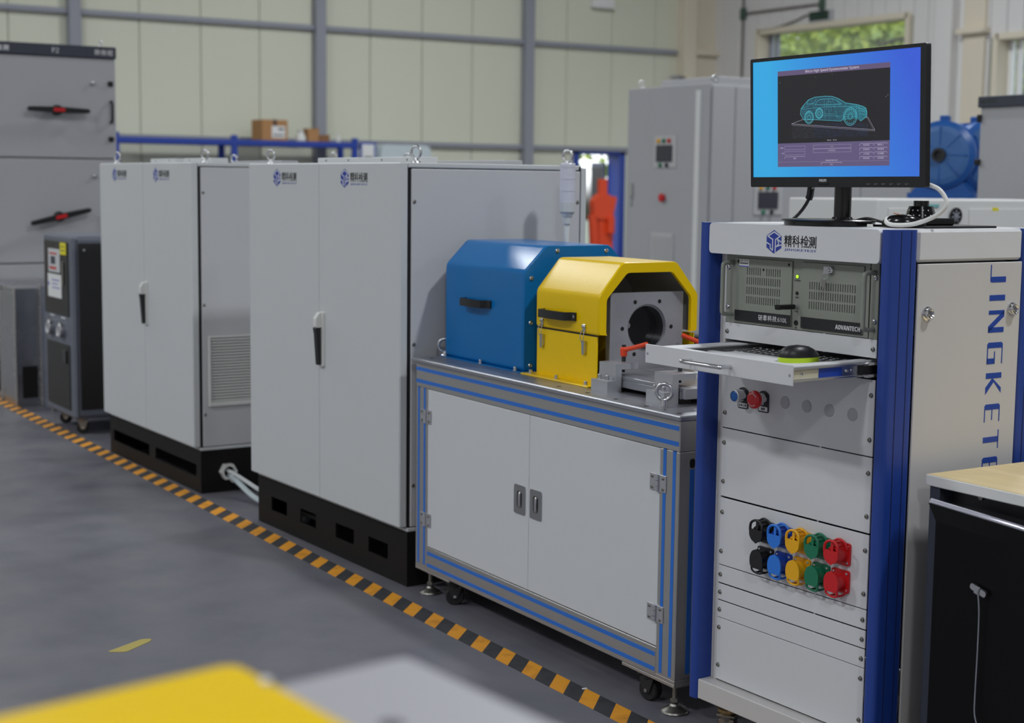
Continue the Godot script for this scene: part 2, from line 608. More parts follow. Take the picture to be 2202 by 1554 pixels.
func ceiling_lamp(p: Vector3, k: float, where: String, w: float, d: float) -> void:
	var o := thing("ceiling_lamp", "flat white lamp panel under the ceiling, the one " + where, "lamp", p, 0.0, "lamp panels under the hall ceiling")
	part("housing", mb().span(-w / 2 - 0.05, w / 2 + 0.05, 0.0, 0.08, -d / 2 - 0.05, d / 2 + 0.05, 0.01), M.white_paint, o)
	part("diffuser", mb().span(-w / 2, w / 2, -0.012, 0.0, -d / 2, d / 2), M.lamp_glow, o)
	for s in [-1.0, 1.0]:
		part("hanger", mb().cyl(Vector3(s * w * 0.35, 0.08, 0), Vector3(s * w * 0.35, 0.2, 0), 0.01), M.steel_dull, o)
	var l := AreaLight3D.new()
	l.name = "lamp_light"
	l.area_size = Vector2(w, d)
	l.area_normalize_energy = true
	l.light_energy = 21.0 * k
	l.light_color = LAMP_COLOR
	l.area_range = 60.0
	l.area_attenuation = 2.0
	l.shadow_enabled = true
	o.add_child(l)
	l.position = Vector3(0, -0.02, 0)
	l.rotation_degrees = Vector3(-90, 0, 0)

func noise_tex(freq: float, seed_: int, size := 512, ramp: Array = [], normal := false, bump := 1.0, octaves := 4, kind := FastNoiseLite.TYPE_SIMPLEX_SMOOTH) -> NoiseTexture2D:
	var f := FastNoiseLite.new()
	f.seed = seed_
	f.noise_type = kind
	f.frequency = freq
	f.fractal_octaves = octaves
	var t := NoiseTexture2D.new()
	t.width = size
	t.height = size
	t.seamless = true
	t.noise = f
	t.as_normal_map = normal
	t.bump_strength = bump
	if ramp:
		var g := Gradient.new()
		g.offsets = PackedFloat32Array(ramp[0])
		g.colors = PackedColorArray(ramp[1])
		t.color_ramp = g
	return t

func tri(m: StandardMaterial3D, scale: float, world := true) -> StandardMaterial3D:
	m.uv1_triplanar = true
	m.uv1_world_triplanar = world
	m.uv1_scale = Vector3.ONE * scale
	return m

func materials() -> void:
	M.cabinet = mat(rgb(204, 206, 207), 0.5)
	M.cabinet_side = mat(rgb(200, 200, 202), 0.45)
	M.cabinet_far = mat(rgb(178, 178, 181), 0.5)
	M.panel_grey = mat(rgb(194, 194, 194), 0.5)
	M.vent_back = mat(rgb(120, 120, 126), 0.7)
	M.rack_grey = mat(rgb(214, 214, 216), 0.45)
	M.rack_warm = mat(rgb(202, 199, 197), 0.45)
	M.panel_white = mat(rgb(211, 213, 216), 0.45)
	M.white_paint = mat(rgb(228, 228, 226), 0.5)
	M.white_plastic = mat(rgb(226, 226, 222), 0.4)
	M.black_paint = mat(rgb(38, 38, 40), 0.45)
	M.plinth = mat(rgb(26, 25, 25), 0.5, 0.0, {"metallic_specular": 0.3})
	M.black_plastic = mat(rgb(24, 24, 26), 0.38)
	M.black_gloss = mat(rgb(14, 14, 15), 0.18)
	M.dark_inside = mat(rgb(16, 16, 18), 0.8)
	M.rubber = mat(rgb(26, 26, 27), 0.75)
	M.gap_dark = mat(rgb(28, 28, 32), 0.8)
	M.header_dark = mat(rgb(58, 62, 74), 0.5)
	M.zinc = mat(rgb(205, 206, 208), 0.25, 1.0)
	M.steel = mat(rgb(176, 177, 180), 0.34, 1.0)
	M.steel_dull = mat(rgb(150, 148, 142), 0.4, 1.0)
	M.steel_plate = tri(mat(rgb(160, 161, 167), 0.4, 0.7, {"roughness_texture": noise_tex(0.008, 9, 512, [[0.0, 1.0], [Color(0.85, 0.85, 0.85), Color(1, 1, 1)]])}), 1.5)
	M.cast_grey = tri(mat(rgb(168, 168, 174), 0.5, 0.4, {"albedo_texture": noise_tex(0.006, 3, 256, [[0.0, 1.0], [Color(0.9, 0.9, 0.9), Color(1, 1, 1)]])}), 3.0)
	M.ground_steel = mat(rgb(176, 174, 180), 0.5, 0.25)
	M.alu = mat(rgb(190, 188, 186), 0.38, 0.85)
	M.alu_block = mat(rgb(196, 197, 202), 0.42, 0.8)
	M.alu_box = tri(mat(rgb(176, 177, 182), 0.3, 0.9, {"roughness_texture": noise_tex(0.012, 25, 256, [[0.0, 1.0], [Color(0.6, 0.6, 0.6), Color(1.0, 1.0, 1.0)]])}), 1.2)
	M.chrome = mat(rgb(215, 215, 218), 0.12, 1.0)
	M.brass = mat(rgb(170, 150, 110), 0.3, 1.0)
	M.blue_slot = mat(rgb(38, 112, 206), 0.4)
	M.rack_blue = mat(rgb(32, 64, 146), 0.42)
	M.frame_blue = mat(rgb(36, 66, 160), 0.5)
	var peel := noise_tex(0.045, 31, 512, [], true, 2.2, 3)
	M.hood_blue = tri(mat(rgb(12, 110, 178), 0.22, 0.0, {"metallic_specular": 0.4, "normal_enabled": true, "normal_texture": peel, "normal_scale": 0.25}), 9.0, false)
	M.hood_yellow = tri(mat(rgb(238, 198, 0), 0.3, 0.0, {"metallic_specular": 0.4, "normal_enabled": true, "normal_texture": peel, "normal_scale": 0.32}), 9.0, false)
	M.hood_inside = mat(rgb(196, 198, 196), 0.55)
	M.tape_yellow = tri(mat(rgb(236, 158, 24), 0.55, 0.0, {"albedo_texture": noise_tex(0.02, 44, 256, [[0.0, 0.45, 1.0], [Color(0.86, 0.84, 0.8), Color(1, 1, 1), Color(1, 1, 1)]])}), 2.0)
	M.tape_black = tri(mat(rgb(50, 50, 54), 0.6, 0.0, {"albedo_texture": noise_tex(0.03, 45, 256, [[0.0, 0.6, 1.0], [Color(0.7, 0.7, 0.7), Color(1, 1, 1), Color(1.5, 1.5, 1.5)]])}), 2.0)
	M.tape_worn = mat(rgb(176, 160, 84), 0.6)
	M.logo_blue = mat(rgb(36, 60, 156), 0.5)
	M.logo_white = mat(rgb(222, 224, 230), 0.5)
	M.black_print = mat(rgb(20, 20, 22), 0.5)
	M.grey_print = mat(rgb(70, 74, 72), 0.5)
	M.white_print = mat(rgb(228, 228, 230), 0.5)
	M.teal_print = mat(rgb(120, 190, 190), 0.5)
	M.text_blue = mat(rgb(30, 68, 160), 0.42)
	M.chassis = mat(rgb(138, 141, 131), 0.45)
	M.chassis_dark = mat(rgb(118, 121, 112), 0.45)
	M.strip_black = mat(rgb(26, 26, 30), 0.35)
	M.orange = mat(rgb(230, 72, 34), 0.4)
	M.orange_lift = mat(rgb(222, 72, 30), 0.45)
	M.red = mat(rgb(206, 26, 32), 0.35)
	M.green = mat(rgb(22, 118, 84), 0.35)
	M.yellow = mat(rgb(240, 176, 20), 0.38)
	M.blue = mat(rgb(26, 66, 168), 0.35)
	M.blue_light = mat(rgb(44, 122, 222), 0.35)
	M.lime = mat(rgb(190, 222, 40), 0.4)
	M.paper = mat(rgb(230, 230, 228), 0.7)
	M.paper_blue = mat(rgb(86, 92, 190), 0.6)
	M.yellow_label = mat(rgb(238, 226, 30), 0.5)
	M.red_print = mat(rgb(206, 70, 70), 0.5)
	M.chiller_grey = mat(rgb(104, 108, 120), 0.5)
	M.chiller_black = mat(rgb(34, 33, 33), 0.45)
	M.clear_plastic = mat(rgb(214, 214, 226), 0.35, 0.0, {"clearcoat_enabled": true, "clearcoat": 0.6, "clearcoat_roughness": 0.15})
	M.tube_clear = mat(rgb(214, 214, 226), 0.14, 0.6, {"clearcoat_enabled": true, "clearcoat": 1.0, "clearcoat_roughness": 0.05})
	M.wall_panel = mat(rgb(216, 217, 198), 0.6)
	M.wall_joint = mat(rgb(160, 161, 148), 0.8)
	M.wall_rib = mat(rgb(222, 220, 218), 0.6)
	M.pilaster = mat(rgb(222, 212, 192), 0.7)
	M.girt = mat(rgb(148, 150, 160), 0.5)
	M.ceiling = mat(rgb(196, 196, 192), 0.8)
	M.cardboard = mat(rgb(178, 132, 86), 0.8)
	M.cardboard_dark = mat(rgb(140, 98, 66), 0.8)
	M.tape_brown = mat(rgb(84, 66, 58), 0.4)
	M.dyno_blue = mat(rgb(34, 92, 168), 0.35)
	M.dyno_face = mat(rgb(66, 112, 172), 0.4)
	M.pale_blue = mat(rgb(196, 208, 212), 0.5)
	M.bark = mat(rgb(92, 74, 58), 0.9)
	M.conduit = mat(rgb(104, 96, 94), 0.5)
	M.conduit_box = mat(rgb(58, 84, 70), 0.5)
	M.glass = mat(Color(0.9, 0.95, 0.95, 0.08), 0.05, 0.0, {"transparency": BaseMaterial3D.TRANSPARENCY_ALPHA})
	M.led = mat(rgb(200, 255, 60), 0.3, 0.0, {"emission_enabled": true, "emission": rgb(190, 255, 40), "emission_energy_multiplier": 0.7})
	M.lamp_glow = mat(Color.WHITE, 0.6, 0.0, {"emission_enabled": true, "emission": LAMP_COLOR, "emission_energy_multiplier": 3.0})
	M.floor = tri(mat(rgb(216, 213, 217), 1.0, 0.0, {
		"albedo_texture": noise_tex(0.008, 71, 1024, [[0.0, 0.35, 0.6, 1.0], [rgb(118, 119, 128), rgb(126, 127, 134), rgb(131, 131, 137), rgb(138, 138, 142)]], false, 1.0, 6),
		"roughness_texture": noise_tex(0.012, 72, 1024, [[0.0, 1.0], [Color(0.3, 0.3, 0.3), Color(0.48, 0.48, 0.48)]], false, 1.0, 5),
	}), 0.3)
	M.floor.metallic_specular = 0.5
	M.wood = mat(Color.WHITE, 0.5, 0.0, {"albedo_texture": wood_texture()})
	M.wood.uv1_triplanar = true
	M.wood.uv1_scale = Vector3.ONE * 0.8

func wood_texture() -> ImageTexture:
	var im := Image.create(512, 512, false, Image.FORMAT_RGB8)
	var f := FastNoiseLite.new()
	f.seed = 12
	f.frequency = 0.006
	var g := FastNoiseLite.new()
	g.seed = 13
	g.frequency = 0.05
	for y in 512:
		for x in 512:
			var t := sin(f.get_noise_2d(x * 0.35, y * 4.0) * 9.0) * 0.5 + 0.5
			var s := g.get_noise_2d(x * 0.3, y * 6.0) * 0.5 + 0.5
			var c := rgb(226, 206, 160).lerp(rgb(210, 186, 138), t * 0.5 + s * 0.35)
			im.set_pixel(x, y, c)
	return ImageTexture.create_from_image(im)

# ------------------------------------------------------------------ the hall
const WALL_X := -22.0
const WALL_Z := -17.8

func hall() -> void:
	struct("floor", mb().span(-22.4, 12.0, -0.2, 0.0, -18.2, 12.0), M.floor, "grey sealed concrete floor of the hall with faint scuffs", "floor")
	struct("ceiling", mb().span(-22.4, 12.0, 8.0, 8.2, -18.2, 12.0), M.ceiling, "pale ceiling high above the hall", "ceiling")
	struct("wall_front", mb().span(-22.4, 12.0, 0.0, 8.0, 12.0, 12.3), M.wall_rib, "hall wall behind the camera", "wall")
	struct("wall_right", mb().span(12.0, 12.3, 0.0, 8.0, -18.2, 12.3), M.wall_rib, "hall wall at the near end", "wall")
	# left wall: cream sandwich panels on a backing, doorway at z -15.8 .. -14.95
	var w := structure_root("wall_left", "cream wall of tall flat panels behind grey girts", "wall")
	var back := mb()
	back.span(WALL_X - 0.3, WALL_X - 0.05, 0.0, 8.0, -14.94, 12.0)
	back.span(WALL_X - 0.3, WALL_X - 0.05, 1.89, 8.0, -15.82, -14.94)
	back.span(WALL_X - 0.3, WALL_X - 0.05, 0.0, 8.0, -18.2, -15.82)
	part("backing", back, M.wall_joint, w)
	var z := 12.0
	while z > -17.2:
		var z1 := maxf(z - 0.92, -17.2)
		var a := z1 + 0.006
		var b := z - 0.006
		var low := 0.0
		if b > -15.82 and a < -14.94:
			low = 1.89
			if b > -14.94:
				part("wall_panel", mb().span(WALL_X - 0.05, WALL_X, 0.0, 1.89, -14.94, b, 0.004), M.wall_panel, w)
			if a < -15.82:
				part("wall_panel", mb().span(WALL_X - 0.05, WALL_X, 0.0, 1.89, a, -15.82, 0.004), M.wall_panel, w)
		part("wall_panel", mb().span(WALL_X - 0.05, WALL_X, low, 8.0, a, b, 0.004), M.wall_panel, w)
		z = z1
	# girts and posts in front of it
	var k := 1
	for y in [1.95, 3.66, 5.4]:
		struct("trim_%d" % k, mb().span(WALL_X, WALL_X + 0.09, y - 0.045, y + 0.03, -16.95, 12.0, 0.006), M.girt, "grey horizontal steel girt along the cream wall, %s" % ["the low one at door height", "the one a little below the top of the picture", "the highest one"][k - 1], "girt")
		k += 1
	for p in [-2.6, -6.36, -10.1, -13.86]:
		struct("trim_%d" % k, mb().span(WALL_X, WALL_X + 0.16, 0.0, 8.0, p - 0.085, p + 0.085, 0.008), M.girt, "grey upright steel post on the cream wall", "post")
		k += 1
	# pilaster where the two walls meet
	var pil := mb()
	pil.span(WALL_X - 0.05, WALL_X + 0.25, 0.0, 8.0, -17.25, -16.98, 0.005)
	pil.span(WALL_X - 0.05, WALL_X + 0.1, 0.0, 3.62, WALL_Z, -17.25, 0.005)
	pil.span(WALL_X - 0.05, WALL_X + 0.06, 3.72, 8.0, WALL_Z, -17.25, 0.005)
	pil.span(WALL_X - 0.05, WALL_X + 0.2, 3.62, 3.72, WALL_Z, -17.2, 0.005)
	struct("trim_%d" % k, pil, M.pilaster, "beige corner pilaster with a ledge between the two walls", "pilaster")
	k += 1
	# doorway with a blue steel frame
	var d := structure_root("door_1", "open doorway with a blue steel frame in the cream wall", "doorway")
	part("jamb", mb().span(WALL_X - 0.32, WALL_X + 0.05, 0.0, 1.9, -14.94, -14.84, 0.005), M.frame_blue, d)
	part("jamb", mb().span(WALL_X - 0.32, WALL_X + 0.05, 0.0, 1.9, -15.9, -15.78, 0.005), M.frame_blue, d)
	part("lintel", mb().span(WALL_X - 0.32, WALL_X + 0.05, 1.85, 1.94, -15.9, -14.84, 0.005), M.frame_blue, d)
	var leaf := part("door_leaf", mb().span(WALL_X - 0.72, WALL_X - 0.33, 0.02, 1.72, -15.76, -15.71, 0.004), M.chiller_grey, d, "grey door leaf swung outwards")
	part("door_pane", mb().span(WALL_X - 0.68, WALL_X - 0.38, 0.95, 1.64, -15.71, -15.702), M.black_gloss, leaf)
	# window wall: ribbed pale planks, two windows
	var b := structure_root("wall_back", "pale ribbed wall of narrow planks with the windows", "wall")
	var holes := [[-20.75, -17.3, 1.0, 3.95], [-15.55, -12.4, 1.0, 3.5]]
	var bk := mb()
	var xs := [-22.4, -20.75, -17.3, -15.55, -12.4, 12.0]
	for i in 5:
		if i == 1 or i == 3:
			var h: Array = holes[0 if i == 1 else 1]
			bk.span(xs[i], xs[i + 1], 0.0, h[2], WALL_Z - 0.3, WALL_Z - 0.03)
			bk.span(xs[i], xs[i + 1], h[3], 8.0, WALL_Z - 0.3, WALL_Z - 0.03)
		else:
			bk.span(xs[i], xs[i + 1], 0.0, 8.0, WALL_Z - 0.3, WALL_Z - 0.03)
	part("backing", bk, M.wall_joint, b)
	var x := -22.0
	while x < 11.9:
		var x1 := x + 0.3
		for h in [[0.0, 8.0]]:
			var segs := [[0.0, 8.0]]
			for o in holes:
				if x1 > o[0] + 0.02 and x < o[1] - 0.02:
					segs = [[0.0, o[2]], [o[3], 8.0]]
			for s in segs:
				part("wall_plank", mb().span(x + 0.007, x1 - 0.007, s[0], s[1], WALL_Z - 0.03, WALL_Z, 0.006), M.wall_rib, b)
		x = x1
	for i in 2:
		var o: Array = holes[i]
		var g := structure_root("window_%d" % (i + 1), ["wide window onto green trees behind the monitor", "window at the right edge above the dark topped cabinet"][i], "window")
		var rv := mb()
		rv.span(o[0], o[1], o[3] - 0.03, o[3] + 0.06, WALL_Z - 0.28, WALL_Z + 0.04)
		rv.span(o[0] - 0.06, o[0] + 0.03, o[2], o[3] + 0.06, WALL_Z - 0.28, WALL_Z + 0.04)
		rv.span(o[1] - 0.03, o[1] + 0.06, o[2], o[3] + 0.06, WALL_Z - 0.28, WALL_Z + 0.04)
		rv.span(o[0] - 0.06, o[1] + 0.06, o[2] - 0.06, o[2], WALL_Z - 0.28, WALL_Z + 0.1)
		part("reveal", rv, M.pilaster, g)
		var fr := mb()
		fr.span(o[0] + 0.03, o[0] + 0.1, o[2], o[3] - 0.03, WALL_Z - 0.27, WALL_Z - 0.2, 0.005)
		fr.span(o[0] + 0.2, o[0] + 0.27, o[2], o[3] - 0.03, WALL_Z - 0.25, WALL_Z - 0.18, 0.005)
		fr.span(o[1] - 0.1, o[1] - 0.03, o[2], o[3] - 0.03, WALL_Z - 0.27, WALL_Z - 0.2, 0.005)
		fr.span(o[0] + 0.03, o[1] - 0.03, o[2], o[2] + 0.07, WALL_Z - 0.27, WALL_Z - 0.2, 0.005)
		part("window_frame", fr, [M.girt, M.white_paint][i], g)
		part("pane", mb().span(o[0] + 0.1, o[1] - 0.1, o[2] + 0.07, o[3] - 0.03, WALL_Z - 0.24, WALL_Z - 0.236), M.glass, g)
	for p in [[-16.45, 0.32], [-15.95, 0.4]]:
		var pl := mb().span(p[0] - p[1] / 2, p[0] + p[1] / 2, 0.0, 8.0, WALL_Z, WALL_Z + (0.16 if p[1] < 0.35 else 0.06), 0.006)
		if p[1] > 0.35:
			pl.span(p[0] - 0.26, p[0] + 0.26, 3.58, 3.66, WALL_Z, WALL_Z + 0.16, 0.005)
		struct("trim_%d" % k, pl, M.pilaster if p[1] > 0.35 else M.wall_rib, "cream pilaster with a ledge left of the right hand window" if p[1] > 0.35 else "pale grey pilaster between the two windows", "pilaster")
		k += 1
	# hazard tape on the floor
	var tp := thing("hazard_tape", "yellow and black striped tape along the floor before the machines", "floor tape", Vector3(-4.449, 0.0, -2.31), 0.0)
	for i in range(-47, 16):
		for c in 2:
			var x0 := 0.1408 * i + (0.0 if c == 0 else 0.0675)
			var x1 := x0 + (0.0675 if c == 0 else 0.0733)
			var s := mb()
			s.at(T(Vector3.ZERO, Vector3(90, 0, 0))).prism(poly([x0, 0.0, x1, 0.0, x1 + 0.08, 0.077, x0 + 0.08, 0.077]), -0.0012, 0.0)
			part("stripe", s, M.tape_yellow if c == 0 else M.tape_black, tp)
	var rem := mb()
	rem.at(T(Vector3.ZERO, Vector3(90, 0, 0))).prism(rounded(poly([-4.245, -1.345, -4.272, -1.298, -4.345, -1.425, -4.333, -1.452, -4.312, -1.44]), 0.012), -0.001, 0.0)
	single("tape_remnant", rem, M.tape_worn, "small worn scrap of yellow tape stuck on the grey floor", "tape")
	var specks := [[-3.47, -1.72, 0.006], [-3.83, -1.39, 0.009], [-3.32, -2.305, 0.007]]
	for i in 3:
		var sp := mb().at(T(Vector3.ZERO, Vector3(0, 40.0 * i, 0)))
		sp.span(-specks[i][2], specks[i][2], 0.0, 0.003, -0.004, 0.004, 0.001)
		single("debris_chip", sp, M.white_paint, ["tiny white chip lying on the open grey floor", "white sliver on the floor near the yellow tape scrap", "white speck beside the bench's left levelling foot"][i], "debris", Vector3(specks[i][0], 0, specks[i][1]))

func outside() -> void:
	struct("ground_outside", mb().at(T(Vector3(0, -0.35, 0))).span(-60.0, 40.0, -0.1, 0.0, -60.0, 40.0), mat(rgb(120, 124, 100), 0.9), "ground outside the hall", "ground")
	# trees beyond the windows and the doorway
	var leaf := mb()
	leaf.quad(Vector3(0, 0, 0), Vector3(0.05, 0.06, 0.01), Vector3(0, 0.16, 0.0), Vector3(-0.05, 0.06, 0.01))
	leaf.quad(Vector3(-0.05, 0.06, 0.01), Vector3(0, 0.16, 0.0), Vector3(0.05, 0.06, 0.01), Vector3(0, 0, 0))
	var lm := mat(Color.WHITE, 0.55, 0.0, {"vertex_color_use_as_albedo": true, "backlight_enabled": true, "backlight": Color(0.5, 0.5, 0.2)})
	var spots := [[-21.5, -24.5, 7.6, "leafy tree seen through the wide window behind the monitor"], [-27.0, -22.0, 6.0, "pale green tree seen through the open doorway"], [-16.0, -26.0, 7.4, "tree with pale leaves seen through the window at the right edge"], [-25.6, -25.2, 7.8, "tree at the left end of the wide window"]]
	for s in spots:
		var t := thing("tree", s[3], "tree", Vector3(s[0], -0.35, s[1]), 0.0)
		var b := mb()
		var top := Vector3(0.2, s[2] * 0.75, 0.1)
		b.tube(smooth_path([Vector3.ZERO, Vector3(0.1, s[2] * 0.3, 0), Vector3(0.0, s[2] * 0.5, 0.1), top]), 0.13, 8)
		var tips := []
		for i in 20:
			var h: float = s[2] * (0.24 + 0.5 * i / 20.0)
			var a := i * 2.4
			var o := Vector3(0.06, h, 0.03)
			var e := o + Vector3(cos(a) * 2.3, 0.5 + 0.5 * sin(i * 1.7), sin(a) * 2.3)
			var m1 := o.lerp(e, 0.5) + Vector3(0, 0.25, 0)
			b.tube(smooth_path([o, m1, e], 5), 0.05, 6)
			tips.append([o, m1, e])
		part("trunk_and_branches", b, M.bark, t)
		var mm := MultiMesh.new()
		mm.transform_format = MultiMesh.TRANSFORM_3D
		mm.use_colors = true
		mm.mesh = leaf.mesh()
		mm.instance_count = 13000
		for i in 13000:
			var tip: Array = tips[rng.randi() % tips.size()]
			var f := rng.randf()
			var p: Vector3 = (tip[0] as Vector3).lerp(tip[1], f * 2.0) if f < 0.5 else (tip[1] as Vector3).lerp(tip[2], f * 2.0 - 1.0)
			p += Vector3(rng.randfn(0, 0.5), rng.randfn(0, 0.45), rng.randfn(0, 0.5))
			var bs := Basis.from_euler(Vector3(rng.randf_range(-0.8, 0.8), rng.randf() * TAU, rng.randf_range(-2.6, 2.6))).scaled(Vector3.ONE * rng.randf_range(0.9, 1.7))
			mm.set_instance_transform(i, Transform3D(bs, p))
			var g := rng.randf()
			mm.set_instance_color(i, Color(0.34 + 0.3 * g, 0.46 + 0.24 * g, 0.05 + 0.08 * rng.randf()))
		var mi := MultiMeshInstance3D.new()
		mi.name = "leaves"
		mi.multimesh = mm
		mi.material_override = lm
		t.add_child(mi, true)
		mi.set_meta("kind", "stuff")

func glazed_screen(parent: Node3D, x0: float, x1: float, y0: float, y1: float, z: float) -> void:
	part("display", mb().span(x0, x1, y0, y1, z, z + 0.006, 0.002), M.black_plastic, parent)

# ------------------------------------------------------------------ things far behind
func far_things() -> void:
	# blue shelving along the cream wall
	var s := thing("storage_shelf", "blue steel shelving along the cream wall holding cardboard boxes on top", "shelf", Vector3(-21.2, 0, -6.0), 0.0)
	for z in [-0.7, -2.43, -4.35]:
		part("upright", mb().span(-0.05, 0.0, 0.0, 1.985, z - 0.05, z + 0.04, 0.004), M.frame_blue, s)
		part("upright", mb().span(-0.55, -0.5, 0.0, 1.9, z - 0.05, z + 0.04, 0.004), M.frame_blue, s)
	for y in [1.88, 1.2, 0.5]:
		part("beam", mb().span(-0.045, 0.005, y - 0.04, y + 0.04, -4.35, -0.7, 0.004), M.frame_blue, s)
		part("beam", mb().span(-0.55, -0.5, y - 0.04, y + 0.04, -4.35, -0.7, 0.004), M.frame_blue, s)
		part("shelf_board", mb().span(-0.54, -0.01, y + 0.01, y + 0.032, -4.33, -0.72), M.cabinet_far, s)
	var top := 1.912
	var c := thing("cardboard_box", "large brown cardboard box with a white label on the blue shelving", "box", Vector3(-21.45, top, -9.08), 0.0)
	part("carton", mb().span(-0.2, 0.2, 0.0, 0.31, -0.2, 0.2, 0.004), M.cardboard, c)
	part("sealing_tape", mb().span(-0.202, 0.202, 0.16, 0.313, -0.03, 0.03), M.tape_brown, c)
	part("label_sheet", mb().span(0.2, 0.203, 0.05, 0.22, -0.16, 0.05), M.paper, c)
	part("label_text", mb().span(0.203, 0.204, 0.08, 0.1, -0.14, 0.03).span(0.203, 0.204, 0.16, 0.19, -0.14, -0.05), M.grey_print, c)
	c = thing("cardboard_box", "small upright cardboard box in the middle of the blue shelving", "box", Vector3(-21.4, top, -9.72), 0.0)
	part("carton", mb().span(-0.1, 0.1, 0.0, 0.2, -0.09, 0.09, 0.004), M.cardboard, c)
	part("flap", mb().span(-0.1, 0.1, 0.2, 0.206, -0.09, 0.0), M.cardboard_dark, c)
	c = thing("cardboard_box", "low dark brown cardboard box near the right end of the blue shelving", "box", Vector3(-21.4, top, -9.9), 0.0)
	part("carton", mb().span(-0.1, 0.1, 0.0, 0.11, -0.08, 0.08, 0.004), M.cardboard_dark, c)
	part("flap", mb().span(-0.1, 0.1, 0.11, 0.116, -0.08, 0.0), M.cardboard, c)
	c = thing("plastic_bag", "crumpled white plastic bag between the boxes on the blue shelving", "bag", Vector3(-21.35, top, -9.53), 0.0)
	part("bag", mb().lathe(PackedVector2Array([Vector2(0.07, 0), Vector2(0.085, 0.03), Vector2(0.075, 0.09), Vector2(0.04, 0.14), Vector2(0.055, 0.17), Vector2(0.0, 0.175)]), 9), M.white_plastic, c)
	c = thing("bottle", "small white bottle at the right end of the blue shelving", "bottle", Vector3(-21.3, top, -10.12), 0.0)
	part("flask", mb().lathe(PackedVector2Array([Vector2(0.034, 0), Vector2(0.036, 0.07), Vector2(0.016, 0.09), Vector2(0.016, 0.1)]), 14), M.white_plastic, c)
	part("cap", mb().lathe(PackedVector2Array([Vector2(0.02, 0.1), Vector2(0.02, 0.125), Vector2(0.0, 0.127)]), 12), M.white_paint, c)
	# sign board and a pale covered machine beside it
	c = thing("sign_board", "white notice board with a blue rim at the end of the blue shelving", "sign", Vector3(-21.2, 0, -10.56), 0.0)
	part("post", mb().span(-0.03, 0.0, 0.0, 1.6, -0.015, 0.015), M.frame_blue, c)
	part("board", mb().span(-0.01, 0.015, 1.5, 1.93, -0.13, 0.13, 0.004), M.frame_blue, c)
	part("sheet", mb().span(0.015, 0.018, 1.53, 1.9, -0.1, 0.1), M.paper, c)
	part("print", mb().span(0.018, 0.019, 1.7, 1.72, -0.07, 0.07).span(0.018, 0.019, 1.6, 1.65, -0.03, 0.06), M.grey_print, c)
	c = thing("covered_machine", "pale grey blue rounded machine housing by the cream wall", "machine", Vector3(-21.2, 0, -11.1), 0.0)
	part("housing", mb().at(T(Vector3(0, 0, 0), Vector3(0, 90, 0))).prism(rounded(poly([-0.42, 0.3, 0.44, 0.3, 0.44, 1.86, 0.36, 1.9, -0.38, 1.9, -0.42, 1.8]), 0.06), -0.5, 0.2), M.pale_blue, c)
	part("base_plinth", mb().span(-0.5, 0.2, 0.0, 0.3, -0.4, 0.4), M.plinth, c)
	# white box high on the wall
	single("wall_box", mb().span(0.0, 0.12, 0.0, 0.3, -0.22, 0.22, 0.01), M.white_paint, "white box fixed high on the cream wall at the top of the picture", "box", Vector3(WALL_X, 4.3, -15.35))
	# camera dome on the girt end
	c = thing("security_camera", "small black camera in the corner above the tall grey cabinet", "camera", Vector3(-21.75, 3.2, -16.9), 0.0)
	part("bracket", mb().span(-0.25, 0.0, 0.0, 0.05, -0.03, 0.03), M.cabinet_far, c)
	part("dome", mb().at(T(Vector3(0.05, -0.06, 0))).lathe(PackedVector2Array([Vector2(0, -0.07), Vector2(0.05, -0.05), Vector2(0.075, 0.0), Vector2(0.07, 0.05), Vector2(0.05, 0.07), Vector2(0, 0.075)]), 16), M.black_gloss, c)
	# conduit with two boxes, exit sign and its sagging cable on the window wall
	c = thing("conduit_run", "thin dark conduit with two green junction boxes above the wide window", "conduit", Vector3(-21.15, 0, WALL_Z), 0.0)
	part("pipe", mb().cyl(Vector3(0, 0.5, 0.03), Vector3(0, 8.0, 0.03), 0.02, -1, 8), M.conduit, c)
	part("pipe", mb().cyl(Vector3(0, 4.3, 0.03), Vector3(1.97, 4.3, 0.03), 0.02, -1, 8), M.conduit, c)
	part("pipe", mb().cyl(Vector3(1.97, 4.2, 0.03), Vector3(1.97, 8.0, 0.03), 0.02, -1, 8), M.conduit, c)
	part("junction_box", mb().span(-0.05, 0.06, 4.2, 4.4, 0.0, 0.07, 0.01), M.conduit_box, c)
	part("junction_box", mb().span(1.92, 2.02, 4.2, 4.38, 0.0, 0.07, 0.01), M.conduit_box, c)
	c = thing("exit_sign", "dark green emergency exit sign above the wide window", "sign", Vector3(-19.2, 4.02, WALL_Z), 0.0)
	part("case", mb().span(-0.27, 0.27, -0.01, 0.17, 0.0, 0.05, 0.008), M.cabinet_far, c)
	var fc := part("face", mb().span(-0.26, 0.2, 0.02, 0.165, 0.05, 0.054), mat(rgb(22, 52, 44), 0.4), c)
	var gs := mb()
	for i in 4:
		glyph_strokes(gs, ["ce", "tong", "shang", "ji"][i], -0.21 + i * 0.1, 0.055, 0.075, 0.075, 0.054, 0.008)
	part("characters", gs, M.conduit_box, fc)
	single("sign_cable", mb().tube(smooth_path([Vector3(-0.19, 0.12, 0.02), Vector3(-0.3, 0.12, 0.02), Vector3(-0.5, 0.06, 0.03), Vector3(-1.0, -0.02, 0.03), Vector3(-1.4, -0.04, 0.03)]), 0.014, 6), M.conduit, "dark cable sagging left from the exit sign", "cable", Vector3(-19.3, 4.02, WALL_Z))
	# orange lift before the doorway
	c = thing("engine_lift", "orange folded workshop lift standing in front of the doorway", "lift", Vector3(-19.0, 0, -13.36), 0.0)
	part("mast", mb().span(-0.04, 0.04, 0.1, 1.42, -0.06, 0.08, 0.008), M.orange_lift, c)
